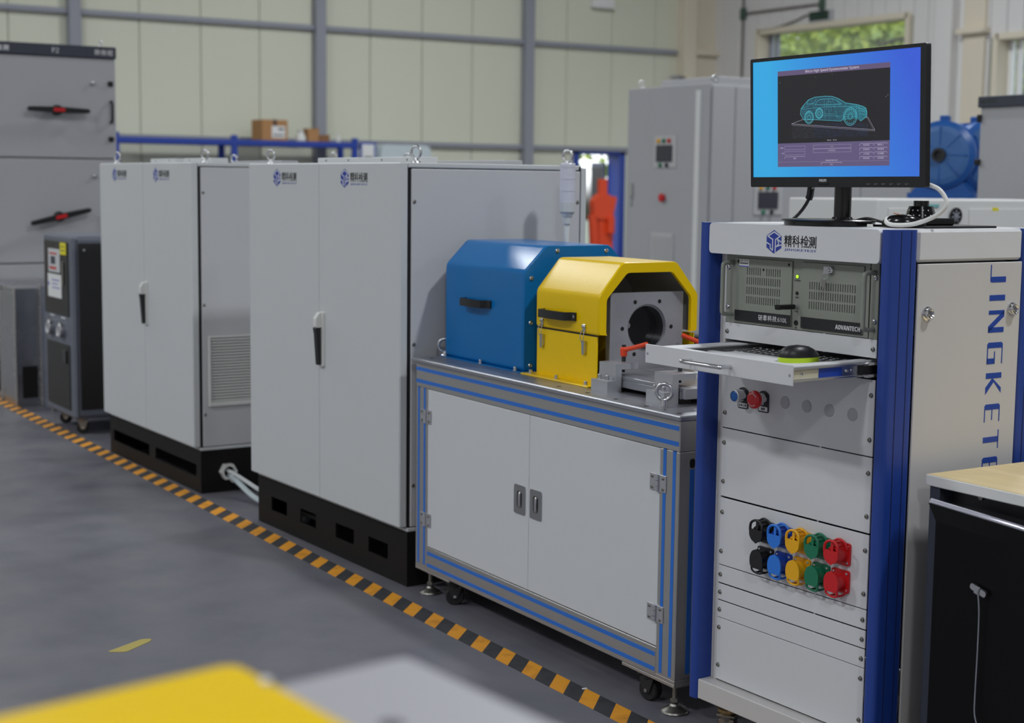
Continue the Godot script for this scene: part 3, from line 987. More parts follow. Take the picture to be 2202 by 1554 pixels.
	part("head", mb().at(T(Vector3(-0.06, 0, 0), Vector3(0, 90, 0))).prism(rounded(poly([-0.18, 0.85, 0.14, 0.8, 0.22, 1.16, 0.12, 1.17, 0.06, 1.2, -0.1, 1.2, -0.2, 1.1]), 0.03), 0.0, 0.12), M.orange_lift, c)
	part("leg", mb().at(T(Vector3.ZERO, Vector3(4, 0, 0))).span(-0.05, 0.05, 0.05, 0.9, 0.06, 0.17, 0.008), M.orange_lift, c)
	part("leg", mb().at(T(Vector3.ZERO, Vector3(-2, 0, 0))).span(-0.05, 0.05, 0.05, 0.9, -0.15, -0.04, 0.008), M.orange_lift, c)
	part("cylinder", mb().cyl(Vector3(0.08, 0.62, -0.1), Vector3(0.08, 0.86, -0.1), 0.06, -1, 14), M.orange_lift, c)
	part("base_frame", mb().span(-0.3, 0.5, 0.04, 0.12, 0.1, 0.2, 0.008).span(-0.3, 0.5, 0.04, 0.12, -0.24, -0.14, 0.008).span(-0.3, -0.2, 0.04, 0.12, -0.24, 0.2, 0.008), M.orange_lift, c)
	for p in [[0.45, 0.15], [0.45, -0.19], [-0.25, 0.15], [-0.25, -0.19]]:
		part("wheel", mb().cyl(Vector3(p[0], 0.03, p[1] - 0.02), Vector3(p[0], 0.03, p[1] + 0.02), 0.03, -1, 12), M.rubber, c)
	tall_grey_cabinet()
	right_side_things()

func tall_grey_cabinet() -> void:
	var c := thing("control_cabinet", "tall grey control cabinet with two operator panels behind the rack", "cabinet", Vector3(-9.93, 0, -8.03), 0.0)
	part("body", mb().span(-1.13, -0.02, 0.1, 2.17, -2.3, -0.02, 0.006), M.cabinet_far, c)
	part("plinth", mb().span(-1.1, -0.04, 0.0, 0.1, -2.28, -0.05), M.plinth, c)
	part("roof_edge", mb().span(-0.8, -0.04, 2.17, 2.23, -2.25, -0.1, 0.006), M.cabinet_far, c)
	var d := part("door", mb().span(-1.13, -0.02, 0.12, 2.17, -0.02, 0.0, 0.004), M.cabinet_far, c)
	part("door_handle", mb().span(-1.07, -1.03, 1.24, 1.36, 0.0, 0.02, 0.004).span(-1.06, -1.04, 1.16, 1.24, 0.0, 0.014, 0.003), M.zinc, d)
	part("light_strip", mb().span(-0.19, -0.125, 0.3, 2.12, 0.0, 0.006, 0.002), M.white_paint, d, "pale upright strip")
	part("stop_button", mb().at(T(Vector3(-0.6, 1.24, 0.0), Vector3(90, 0, 0))).lathe(PackedVector2Array([Vector2(0.025, 0), Vector2(0.025, 0.012), Vector2(0.035, 0.014), Vector2(0.035, 0.03), Vector2(0.02, 0.036), Vector2(0, 0.037)]), 16), M.red, d)
	var lv := mb().span(-0.75, -0.44, 0.6, 0.94, 0.0, 0.012, 0.003)
	for i in 16:
		lv.span(-0.73, -0.46, 0.62 + i * 0.019, 0.631 + i * 0.019, 0.012, 0.018)
	part("louvre", lv, M.panel_grey, d)
	operator_panel(c, Transform3D(Basis.IDENTITY, Vector3(-0.585, 1.625, 0.0)))
	operator_panel(c, Transform3D(Basis(Vector3.UP, PI / 2), Vector3(0.0, 1.245, -0.635)))
	var z := -0.02
	for w in [0.24, 0.83, 0.6, 0.61]:
		part("side_panel", mb().span(-0.02, 0.0, 0.12, 2.15, z - w + 0.004, z - 0.004, 0.003), M.cabinet_far, c)
		z -= w
	part("lifting_eye", mb().torus(Vector3(-0.06, 2.21, -0.08), Vector3(1, 0, 0), 0.025, 0.007, 14, 6), M.zinc, c)
	part("lifting_eye", mb().torus(Vector3(-1.05, 2.21, -0.08), Vector3(1, 0, 0), 0.025, 0.007, 14, 6), M.zinc, c)

func operator_panel(parent: Node3D, xf: Transform3D) -> void:
	var p := part("operator_panel", mb().span(-0.155, 0.155, -0.135, 0.135, 0.0, 0.008, 0.003), M.panel_grey, parent)
	p.transform = xf
	part("display", mb().span(-0.115, 0.105, -0.085, 0.055, 0.008, 0.016, 0.003).span(-0.1, 0.09, -0.065, 0.04, 0.016, 0.0165), mat(rgb(62, 62, 72), 0.3), p)
	var lamps := [[-0.085, 0.09, M.yellow], [-0.012, 0.09, M.green], [0.06, 0.09, M.red], [-0.055, -0.112, M.green], [0.035, -0.112, M.black_plastic]]
	for l in lamps:
		part("button", mb().at(T(Vector3(l[0], l[1], 0.008), Vector3(90, 0, 0))).lathe(PackedVector2Array([Vector2(0.02, 0), Vector2(0.02, 0.01), Vector2(0.014, 0.016), Vector2(0, 0.018)]), 12), l[2], p)

func right_side_things() -> void:
	# low white cabinet with a fan
	var c := thing("fan_cabinet", "white low cabinet with a round black fan behind the rack top", "cabinet", Vector3(-4.73, 0, -4.73), 0.0)
	part("body", mb().span(-0.55, 0.0, 0.06, 1.3, -1.4, 0.0, 0.006), M.white_paint, c)
	part("plinth", mb().span(-0.53, -0.03, 0.0, 0.06, -1.37, -0.03), M.plinth, c)
	part("front_panel", mb().span(0.0, 0.008, 0.75, 1.262, -1.3, -0.55, 0.003).span(0.0, 0.006, 0.75, 1.264, -0.25, -0.06, 0.003), M.white_paint, c)
	var fan := part("fan", mb().at(T(Vector3(0.008, 1.23, -0.46), Vector3(0, 0, -90))).lathe(PackedVector2Array([Vector2(0.036, 0), Vector2(0.036, 0.006), Vector2(0.031, 0.006), Vector2(0.029, 0.001), Vector2(0.0, 0.001)]), 24), M.black_plastic, c)
	var bl := mb()
	for i in 7:
		bl.at(Transform3D(Basis(Vector3.RIGHT, TAU * i / 7), Vector3(0.011, 1.23, -0.46))).span(0.0, 0.002, 0.008, 0.027, -0.003, 0.003)
	part("fan_blade", bl.at(T(Vector3(0.008, 1.23, -0.46), Vector3(0, 0, -90))).lathe(PackedVector2Array([Vector2(0.01, 0.0), Vector2(0.01, 0.007), Vector2(0, 0.008)]), 12), M.girt, fan)
	part("teal_print", mb().span(0.006, 0.0065, 1.268, 1.28, -0.36, -0.26), M.teal_print, c)
	part("yellow_label", mb().span(0.008, 0.0085, 1.252, 1.266, -0.73, -0.69), M.yellow_label, c)
	# blue dynamometer pair
	c = thing("blue_dynamometer", "blue round machine housing with a dark hub, left of its partner", "machine", Vector3(-6.41, 0, -6.89), 26.0)
	blue_machine(c)
	c = thing("blue_dynamometer", "second blue round housing, half hidden by the dark topped cabinet", "machine", Vector3(-6.33, 0, -7.2), 92.0)
	blue_machine(c)
	# pale cabinet behind them
	c = thing("pale_cabinet", "pale grey cabinet behind the blue machines", "cabinet", Vector3(-10.2, 0, -11.0), 0.0)
	part("body", mb().span(-0.9, 0.75, 0.0, 1.93, -0.6, 0.0, 0.006), M.cabinet_far, c)
	part("door", mb().span(-0.88, -0.08, 0.1, 1.91, 0.0, 0.015, 0.003), M.cabinet_far, c)
	part("door", mb().span(-0.06, 0.73, 0.1, 1.91, 0.0, 0.015, 0.003), M.cabinet_far, c)
	part("blue_print", mb().span(0.3, 0.42, 1.83, 1.86, 0.015, 0.016), M.logo_blue, c)
	# cabinet with dark header at the right edge
	c = thing("switch_cabinet", "grey cabinet with a dark header at the right edge of the picture", "cabinet", Vector3(-5.5, 0, -6.35), 0.0)
	part("body", mb().span(-0.14, 0.9, 0.0, 1.78, -0.5, 0.0, 0.005), M.cabinet_far, c)
	part("header", mb().span(-0.145, 0.91, 1.766, 1.822, -0.5, 0.02, 0.004), M.header_dark, c)
	var hs := mb()
	for i in 4:
		glyph_strokes(hs, ["zhuan", "ce", "gui", "ji"][i], -0.12 + i * 0.026, 1.785, 0.02, 0.02, 0.02, 0.003)
	part("header_print", hs, M.grey_print, c)
	part("latch", mb().span(-0.15, -0.125, 1.69, 1.73, 0.0, 0.02, 0.005), M.black_plastic, c)
	part("latch", mb().span(-0.15, -0.12, 1.47, 1.5, 0.0, 0.025, 0.005), M.black_plastic, c)

func blue_machine(c: Node3D) -> void:
	var y := 1.54
	part("pedestal", mb().at(T(Vector3(0, 0, -0.12), Vector3(90, 0, 0))).prism(rounded(poly([-0.2, -0.1, 0.2, -0.1, 0.2, 0.1, -0.2, 0.1]), 0.04), -1.32, 0.0), M.dyno_blue, c)
	part("saddle", mb().at(T(Vector3(0, 0, -0.2))).prism(rounded(poly([-0.19, 1.3, 0.19, 1.3, 0.1, 1.42, -0.1, 1.42]), 0.03), 0.0, 0.16), M.dyno_blue, c)
	var b := mb().at(T(Vector3(0, y, -0.2), Vector3(90, 0, 0)))
	b.lathe(PackedVector2Array([Vector2(0.0, 0), Vector2(0.16, 0), Vector2(0.195, 0.02), Vector2(0.195, 0.06), Vector2(0.186, 0.06), Vector2(0.186, 0.13), Vector2(0.2, 0.13), Vector2(0.2, 0.17), Vector2(0.17, 0.19)]), 36)
	part("housing", b, M.dyno_blue, c)
	var f := mb().at(T(Vector3(0, y, -0.2), Vector3(90, 0, 0)))
	f.lathe(PackedVector2Array([Vector2(0.17, 0.19), Vector2(0.14, 0.198), Vector2(0.06, 0.201), Vector2(0.0, 0.201)]), 36)
	part("face", f, M.dyno_face, c)
	for i in 8:
		part("rib", mb().at(T(Vector3(0, y, -0.2)) * Transform3D(Basis(Vector3.BACK, TAU * i / 8), Vector3.ZERO)).span(-0.003, 0.003, 0.06, 0.165, 0.19, 0.203), M.dyno_blue, c)
	part("hub", mb().at(T(Vector3(0, y, 0.0), Vector3(90, 0, 0))).lathe(PackedVector2Array([Vector2(0.04, 0), Vector2(0.04, 0.03), Vector2(0.024, 0.03), Vector2(0.024, 0.01), Vector2(0, 0.01)]), 24), M.black_paint, c)
	part("lug", mb().span(-0.025, 0.025, y + 0.18, y + 0.23, -0.12, -0.05, 0.006), M.dyno_blue, c)

# ------------------------------------------------------------------ left end of the row
func left_end() -> void:
	# tall switch cabinet facing along the row; local x runs from its left to its right side
	var c := thing("switch_cabinet", "tall grey switch cabinet with two black rotary handles at the left edge", "cabinet", Vector3(-10.06, 0, -2.32), 90.0)
	part("carcass", mb().span(0.0, 0.86, 0.0, 2.19, -0.6, 0.0, 0.004), M.cabinet_far, c)
	var h := part("header", mb().span(-0.002, 0.862, 2.115, 2.19, 0.0, 0.03, 0.004), M.header_dark, c)
	var hs := mb()
	var gx := 0.06
	for g in ["ke", "jian", "ce"]:
		glyph_strokes(hs, g, gx, 2.135, 0.035, 0.035, 0.03, 0.004)
		gx += 0.042
	gx = 0.72
	for g in ["zhuan", "ji", "gui"]:
		glyph_strokes(hs, g, gx, 2.135, 0.035, 0.035, 0.03, 0.004)
		gx += 0.042
	part("characters", hs, M.white_print, h)
	lettering("lettering", "P2", 0.032, M.white_print, h, Vector3(0.47, 2.152, 0.03))
	var rows := [[1.475, 2.112], [0.805, 1.465], [0.1, 0.795]]
	for r in rows:
		var d := part("drawer_front", mb().span(0.003, 0.857, r[0], r[1], 0.0, 0.02, 0.005), M.cabinet_far, c)
		if r[0] > 0.5:
			var tilt := -1.0 if r[0] > 1.0 else 13.0
			var cy: float = 1.775 if r[0] > 1.0 else 1.1
			var xf := T(Vector3(0.47, cy, 0.02)) * Transform3D(Basis(Vector3.BACK, deg_to_rad(tilt)), Vector3.ZERO)
			var hb := mb().at(xf)
			hb.prism(rounded(poly([-0.19, -0.014, -0.05, -0.019, 0.05, -0.019, 0.19, -0.014, 0.2, 0.0, 0.19, 0.014, 0.05, 0.019, -0.05, 0.019, -0.19, 0.014, -0.2, 0.0]), 0.01, 3), 0.048, 0.074)
			hb.at(xf * T(Vector3.ZERO, Vector3(90, 0, 0))).lathe(PackedVector2Array([Vector2(0.034, 0), Vector2(0.033, 0.03), Vector2(0.03, 0.05), Vector2(0.0, 0.05)]), 20)
			part("rotary_handle", hb, M.black_plastic, d)
			part("handle_inlay", mb().at(xf).span(-0.036, 0.036, -0.012, 0.012, 0.07, 0.078, 0.004), M.red, d)
			part("knob", mb().at(T(Vector3(0.705, 1.955 if r[0] > 1.0 else 1.36, 0.02), Vector3(90, 0, 0))).lathe(PackedVector2Array([Vector2(0.016, 0), Vector2(0.016, 0.012), Vector2(0.01, 0.02), Vector2(0, 0.022)]), 14), M.zinc, d)
			for y in ([1.955, 1.6] if r[0] > 1.0 else [1.3, 0.92]):
				part("latch", mb().at(T(Vector3(0.0, y, 0.02))).span(0.805, 0.838, -0.016, 0.016, 0.0, 0.012, 0.003).span(0.815, 0.83, -0.006, 0.008, 0.012, 0.016), M.black_plastic, d)
				part("latch", mb().at(T(Vector3(0.0, y, 0.02))).span(0.04, 0.07, -0.016, 0.016, 0.0, 0.012, 0.003), M.black_plastic, d)
			var py: float = 1.775 if r[0] > 1.0 else 1.11
			part("pull_handle", mb().tube(smooth_path([Vector3(0.823, py - 0.065, 0.02), Vector3(0.823, py - 0.055, 0.05), Vector3(0.823, py + 0.055, 0.05), Vector3(0.823, py + 0.065, 0.02)], 5), 0.009, 8), M.black_plastic, d)
		else:
			for y in [0.72, 0.55]:
				part("latch", mb().span(0.03, 0.075, y - 0.016, y + 0.016, 0.02, 0.03, 0.003), M.black_plastic, d)
	ring_bolt("lifting_eye", c, Vector3(0.8, 2.19, -0.1), 0.045, 90.0, M.zinc)
	# bare aluminium enclosures
	var labels := ["bare aluminium box with riveted edges at the left edge of the picture", "dark grey sheet metal box standing right of the bare aluminium box", "aluminium box cut off by the left edge of the picture"]
	var at := [Vector3(-9.22, 0, -2.3), Vector3(-8.97, 0, -2.44), Vector3(-9.62, 0, -2.3)]
	for i in 3:
		var b := thing("sheet_metal_box", labels[i], "metal box", at[i], 0.0)
		var w := [0.37, 0.24, 0.4][i] as float
		var hgt := [0.70, 0.72, 0.70][i] as float
		var mm: Material = [M.alu_box, M.chiller_grey, M.alu_box][i]
		part("shell", mb().span(-w, 0.0, 0.0, hgt, -0.5, 0.0, 0.003), mm, b)
		part("face_sheet", mb().span(-w + 0.03, -0.025, 0.03, hgt - 0.03, 0.0, 0.006, 0.002), mm, b)
		part("edge_angle", mb().span(-0.022, 0.002, 0.0, hgt + 0.003, 0.0, 0.008, 0.002).span(-w, -w + 0.025, 0.0, hgt + 0.003, 0.0, 0.008, 0.002), M.alu, b)
		var rv := mb()
		for k in 9:
			bolt_head(rv, Vector3(-0.01, 0.04 + k * 0.078, 0.008), Vector3(0, 0, 1), 0.006, 0.004)
			bolt_head(rv, Vector3(-w + 0.012, 0.04 + k * 0.078, 0.008), Vector3(0, 0, 1), 0.006, 0.004)
		part("rivet", rv, M.zinc, b)
		part("service_opening", mb().span(-0.012 if i == 0 else -0.1, 0.003, 0.05, 0.24, -0.12, -0.03 if i == 0 else 0.008), M.dark_inside, b)
	chiller()

func chiller() -> void:
	var c := thing("chiller_unit", "grey and black wheeled chiller unit left of the first cabinet", "chiller", Vector3(-8.04, 0, -2.3), 0.0)
	part("body", mb().span(-0.55, 0.0, 0.085, 1.046, -0.75, -0.012, 0.02), M.chiller_grey, c)
	part("front_frame", mb().span(-0.55, 0.0, 0.085, 1.046, -0.03, 0.0, 0.012), M.chiller_grey, c)
	part("front_panel", mb().span(-0.52, -0.07, 0.62, 1.012, 0.0, 0.006, 0.003), M.chiller_black, c)
	part("front_panel", mb().span(-0.5, -0.07, 0.125, 0.47, 0.0, 0.006, 0.003), M.chiller_black, c)
	part("side_panel", mb().span(0.0, 0.006, 0.135, 1.01, -0.72, -0.03, 0.003), M.chiller_black, c)
	part("rating_display", mb().span(-0.415, -0.2, 0.845, 0.97, 0.006, 0.012, 0.002), M.cabinet, c)
	part("display_print", mb().span(-0.39, -0.25, 0.94, 0.95, 0.012, 0.0125).span(-0.39, -0.26, 0.86, 0.875, 0.012, 0.0125), M.red_print, c)
	part("display_window", mb().span(-0.36, -0.28, 0.89, 0.93, 0.012, 0.014), M.header_dark, c)
	part("paper_sheet", mb().span(-0.44, -0.185, 0.71, 0.835, 0.006, 0.009), M.paper, c)
	part("sheet_print", mb().span(-0.43, -0.41, 0.77, 0.79, 0.009, 0.0095).span(-0.36, -0.22, 0.8, 0.806, 0.009, 0.0095).span(-0.36, -0.25, 0.78, 0.785, 0.009, 0.0095).span(-0.36, -0.21, 0.76, 0.765, 0.009, 0.0095), M.paper_blue, c)
	part("warning_label", mb().span(-0.195, -0.09, 0.945, 1.008, 0.006, 0.009), M.yellow_label, c)
	part("label_print", mb().span(-0.18, -0.11, 0.985, 0.99, 0.009, 0.0095).span(-0.18, -0.11, 0.965, 0.97, 0.009, 0.0095), M.grey_print, c)
	part("handle_strip", mb().span(-0.165, -0.14, 0.78, 0.91, 0.006, 0.014, 0.004), M.steel_dull, c)
	for x in [-0.4, -0.19]:
		var g := part("pressure_gauge", mb().at(T(Vector3(x, 0.545, 0.0), Vector3(90, 0, 0))).lathe(PackedVector2Array([Vector2(0.043, 0), Vector2(0.043, 0.025), Vector2(0.038, 0.03), Vector2(0.034, 0.026)]), 24), M.zinc, c)
		part("dial", mb().disc(Vector3(x, 0.545, 0.026), Vector3(0, 0, 1), 0.035, 24), M.cabinet_far, g)
		part("needle", mb().at(T(Vector3(x, 0.545, 0.027))).stroke(Vector2(0, 0), Vector2(0.02, 0.022), 0.004, 0.0, 0.001), M.black_print, g)
		part("caption", mb().span(x - 0.04, x + 0.04, 0.605, 0.612, 0.0, 0.0006), M.white_print, c)
	part("power_switch", mb().span(-0.17, -0.11, 0.37, 0.44, 0.006, 0.014, 0.004), M.black_gloss, c)
	part("screw", mb().at(T(Vector3(0.006, 0.975, -0.06), Vector3(0, 0, -90))).lathe(PackedVector2Array([Vector2(0.008, 0), Vector2(0.006, 0.004), Vector2(0, 0.005)]), 10), M.zinc, c)
	for p in [[-0.46, -0.08], [-0.07, -0.06], [-0.46, -0.65], [-0.07, -0.65]]:
		castor("castor", c, Vector3(p[0], 0, p[1]), 0.085, 0.033, 70.0, M.rubber, M.steel_dull)

# ------------------------------------------------------------------ the two grey cabinets
func cabinet_row() -> void:
	var first := thing("control_cabinet", "grey double door cabinet with a louvred vent on its side, the farther of the pair", "cabinet", Vector3(-6.2906, 0, -2.3368), 1.0)
	grey_cabinet(first, 1.205, 0.70, 1.42, [[-1.15, -0.645], [-0.565, -0.055]], [-1.012, -0.455], 1.367)
	# louvred vent on the right side
	var f := part("vent_frame", mb().span(0.0, 0.016, 0.378, 0.398, -0.36, -0.035, 0.003).span(0.0, 0.016, 0.674, 0.684, -0.36, -0.035, 0.003).span(0.0, 0.016, 0.398, 0.674, -0.045, -0.035, 0.002).span(0.0, 0.016, 0.398, 0.674, -0.36, -0.35, 0.002), M.white_plastic, first)
	part("vent_backing", mb().span(0.0, 0.003, 0.398, 0.674, -0.35, -0.045), M.vent_back, f)
	for i in 22:
		part("louvre_slat", mb().at(T(Vector3(0.009, 0.4045 + i * 0.0125, 0), Vector3(0, 0, -38))).span(-0.006, 0.006, -0.001, 0.001, -0.35, -0.045), M.white_plastic, f)
	# cable gland in the base, with its two cables
	var g := mb().at(T(Vector3(-0.004, 0.09, -0.118), Vector3(0, 90, 0)))
	g.prism(circle(Vector2.ZERO, 0.038, 6), 0.0, 0.035, 0.8, true, false)
	var hx := circle(Vector2.ZERO, 0.038, 6)
	var hexo := PackedVector2Array()
	var cir := circle(Vector2.ZERO, 0.0245, 24)
	for i in 24:
		var a := hx[i / 4]
		var b := hx[(i / 4 + 1) % 6]
		hexo.append(a.lerp(b, (i % 4) / 4.0))
	g.ring(hexo, cir, 0.035)
	g.sides(cir, 0.002, cir, 0.035, 0.5, true)
	part("cable_gland", g, M.white_plastic, first)
	part("gland_hole", mb().disc(Vector3(0.0, 0.09, -0.118), Vector3(1, 0, 0), 0.0255), M.dark_inside, first)
	var o := Vector3(-6.2906, 0, -2.3368)
	var cables := [[Vector3(0.01, 0.075, -0.125), Vector3(0.1, 0.055, -0.13), Vector3(0.3, 0.02, -0.13), Vector3(0.55, 0.014, -0.14), Vector3(0.75, 0.014, -0.16)], [Vector3(0.01, 0.095, -0.115), Vector3(0.1, 0.082, -0.13), Vector3(0.3, 0.045, -0.16), Vector3(0.55, 0.02, -0.18), Vector3(0.75, 0.014, -0.2)]]
	for i in 2:
		single("power_cable", mb().tube(smooth_path(cables[i], 8), 0.012 if i == 0 else 0.009, 10), M.pale_blue if i == 0 else M.cabinet, ["thick pale cable from the white gland down to the floor", "thinner grey cable above the thick one leaving the white gland"][i], "cable", o)
	var ties := mb()
	ties.torus(Vector3(0.07, 0.07, -0.126), Vector3(1, -0.35, 0), 0.02, 0.003, 14, 6)
	ties.torus(Vector3(0.4, 0.03, -0.15), Vector3(1, -0.15, 0), 0.026, 0.003, 14, 6)
	single("cable_tie", ties, M.white_plastic, "white cable ties round the pair of cables between the cabinets", "cable tie", o)

	var mid := thing("control_cabinet", "grey double door cabinet next to the bench, the nearer of the pair", "cabinet", Vector3(-4.4894, 0, -2.3846), 1.75)
	grey_cabinet(mid, 1.195, 0.705, 1.412, [[-1.07, -0.93], [-0.813, -0.68], [-0.522, -0.38], [-0.272, -0.132]], [-0.968, -0.421], 1.3585)

func grey_cabinet(c: Node3D, w: float, dep: float, top: float, windows: Array, logos: Array, logo_y: float) -> void:
	var body := mb()
	body.span(-w, -0.012, 0.188, top, -dep, -0.008, 0.003)
	part("body", body, M.cabinet, c)
	part("base_rim", mb().span(-w, 0.0, 0.186, 0.2, -dep, 0.0, 0.003), M.cabinet, c)
	# plinth with openings, hollow
	var hy := [0.066, 0.12]
	var pl := mb().holed(-w + 0.003, 0.0, 0.0, 0.186, -0.006, 0.0, windows, hy[0], hy[1])
	pl.span(-0.006, 0.0, 0.0, 0.186, -dep, -0.006)
	pl.span(-w + 0.003, -w + 0.009, 0.0, 0.186, -dep, -0.006)
	pl.span(-w + 0.003, 0.0, 0.0, 0.186, -dep - 0.006, -dep)
	part("plinth", pl, M.plinth, c)
	# doors
	var mid := -w / 2.0 + 0.008
	var left := part("door", mb().span(-w, mid - 0.0012, 0.203, top, 0.0, 0.03, 0.004), M.cabinet, c)
	var right := part("door", mb().span(mid + 0.0012, -0.002, 0.203, top, 0.0, 0.03, 0.004), M.cabinet, c)
	logo(left, Vector3(logos[0], logo_y, 0.03), 1.24)
	logo(right, Vector3(logos[1], logo_y, 0.03), 1.24)
	# swing handle
	var hx := mid + 0.008
	var hp := mb().at(T(Vector3(hx, 0.688, 0.03)))
	hp.prism(rrect(0.0, 0.038, 0.0, 0.196, 0.006), 0.0, 0.008)
	hp.at(T(Vector3(hx + 0.014, 0.688, 0.038), Vector3(0, -90, 0))).prism(rounded(poly([0.0, 0.14, 0.02, 0.14, 0.022, 0.172, 0.008, 0.192, 0.0, 0.192]), 0.004), -0.012, 0.012)
	var hpart := part("handle_plate", hp, M.white_plastic, right)
	var lever := mb().at(T(Vector3(hx + 0.014, 0.688, 0.038), Vector3(0, -90, 0)))
	lever.prism(rounded(poly([0.002, 0.008, 0.012, 0.004, 0.02, 0.12, 0.024, 0.138, 0.016, 0.142, 0.004, 0.14]), 0.003), -0.011, 0.011)
	part("lever", lever, M.black_plastic, hpart)
	# side panel with screws
	part("side_gasket", mb().span(-0.012, -0.006, 0.2, top - 0.004, -dep + 0.01, -0.004), M.gap_dark, c)
	part("top_rail", mb().span(-0.012, 0.0, top - 0.017, top, -dep + 0.02, 0.0, 0.003), M.cabinet, c)
	var side := part("side_panel", mb().span(-0.008, 0.0, 0.203, top - 0.02, -dep + 0.014, -0.012, 0.003), M.cabinet_side, c)
	for y in [top - 0.127, 0.816, 0.343]:
		for z in [-0.022, -dep + 0.026]:
			var sc := mb()
			bolt_head(sc, Vector3(0.0, y, z), Vector3(1, 0, 0), 0.0065, 0.004)
			part("screw", sc, M.steel_dull, side)
	part("rear_rail", mb().span(-0.02, 0.0, 0.2, top - 0.008, -dep - 0.012, -dep + 0.01, 0.002), M.cabinet, c)
	# roof: lifting eyes and perforated gland strips
	for p in [[-w + 0.04, -0.045], [-0.03, -0.045], [-w + 0.04, -dep + 0.05], [-0.03, -dep + 0.05]]:
		ring_bolt("lifting_eye", c, Vector3(p[0], top, p[1]), 0.046, 20.0, M.zinc)
	for x in [-w * 0.62, -w * 0.26]:
		var st := mb().span(x - 0.16, x + 0.16, top, top + 0.022, -0.2, -0.12, 0.002)
		part("roof_strip", st, M.cabinet, c)
		var hol := mb()
		for k in 2:
			hol.disc(Vector3(x - 0.09 + k * 0.18, top + 0.012, -0.1195), Vector3(0, 0, 1), 0.004, 8)
		part("strip_hole", hol, M.gap_dark, c)
	part("roof_strip", mb().span(-0.62, -0.08, top, top + 0.015, -0.5, -0.42, 0.002), M.cabinet_far, c)

# ------------------------------------------------------------------ dynamometer bench
const BENCH_AT := Vector3(-3.0149, 0, -2.3723)
const BENCH_YAW := -0.6

func slot_profile(called: String, parent: Node3D, x0: float, x1: float, y0: float, y1: float, z0: float, z1: float, upright: bool) -> void:   # aluminium extrusion with two blue slot strips on the front
	var o := part(called, mb().span(x0, x1, y0, y1, z0, z1, 0.002), M.alu, parent)
	for k in 2:
		if upright:
			var x := lerpf(x0, x1, 0.25 + 0.5 * k)
			part("slot_strip", mb().span(x - 0.0062, x + 0.0062, y0 + 0.006, y1, z1 - 0.003, z1 + 0.0006), M.blue_slot, o)
		else:
			var y := lerpf(y0, y1, 0.25 + 0.5 * k)
			part("slot_strip", mb().span(x0 + 0.001, x1 - 0.004, y - 0.0058, y + 0.0058, z1 - 0.003, z1 + 0.0006), M.blue_slot, o)

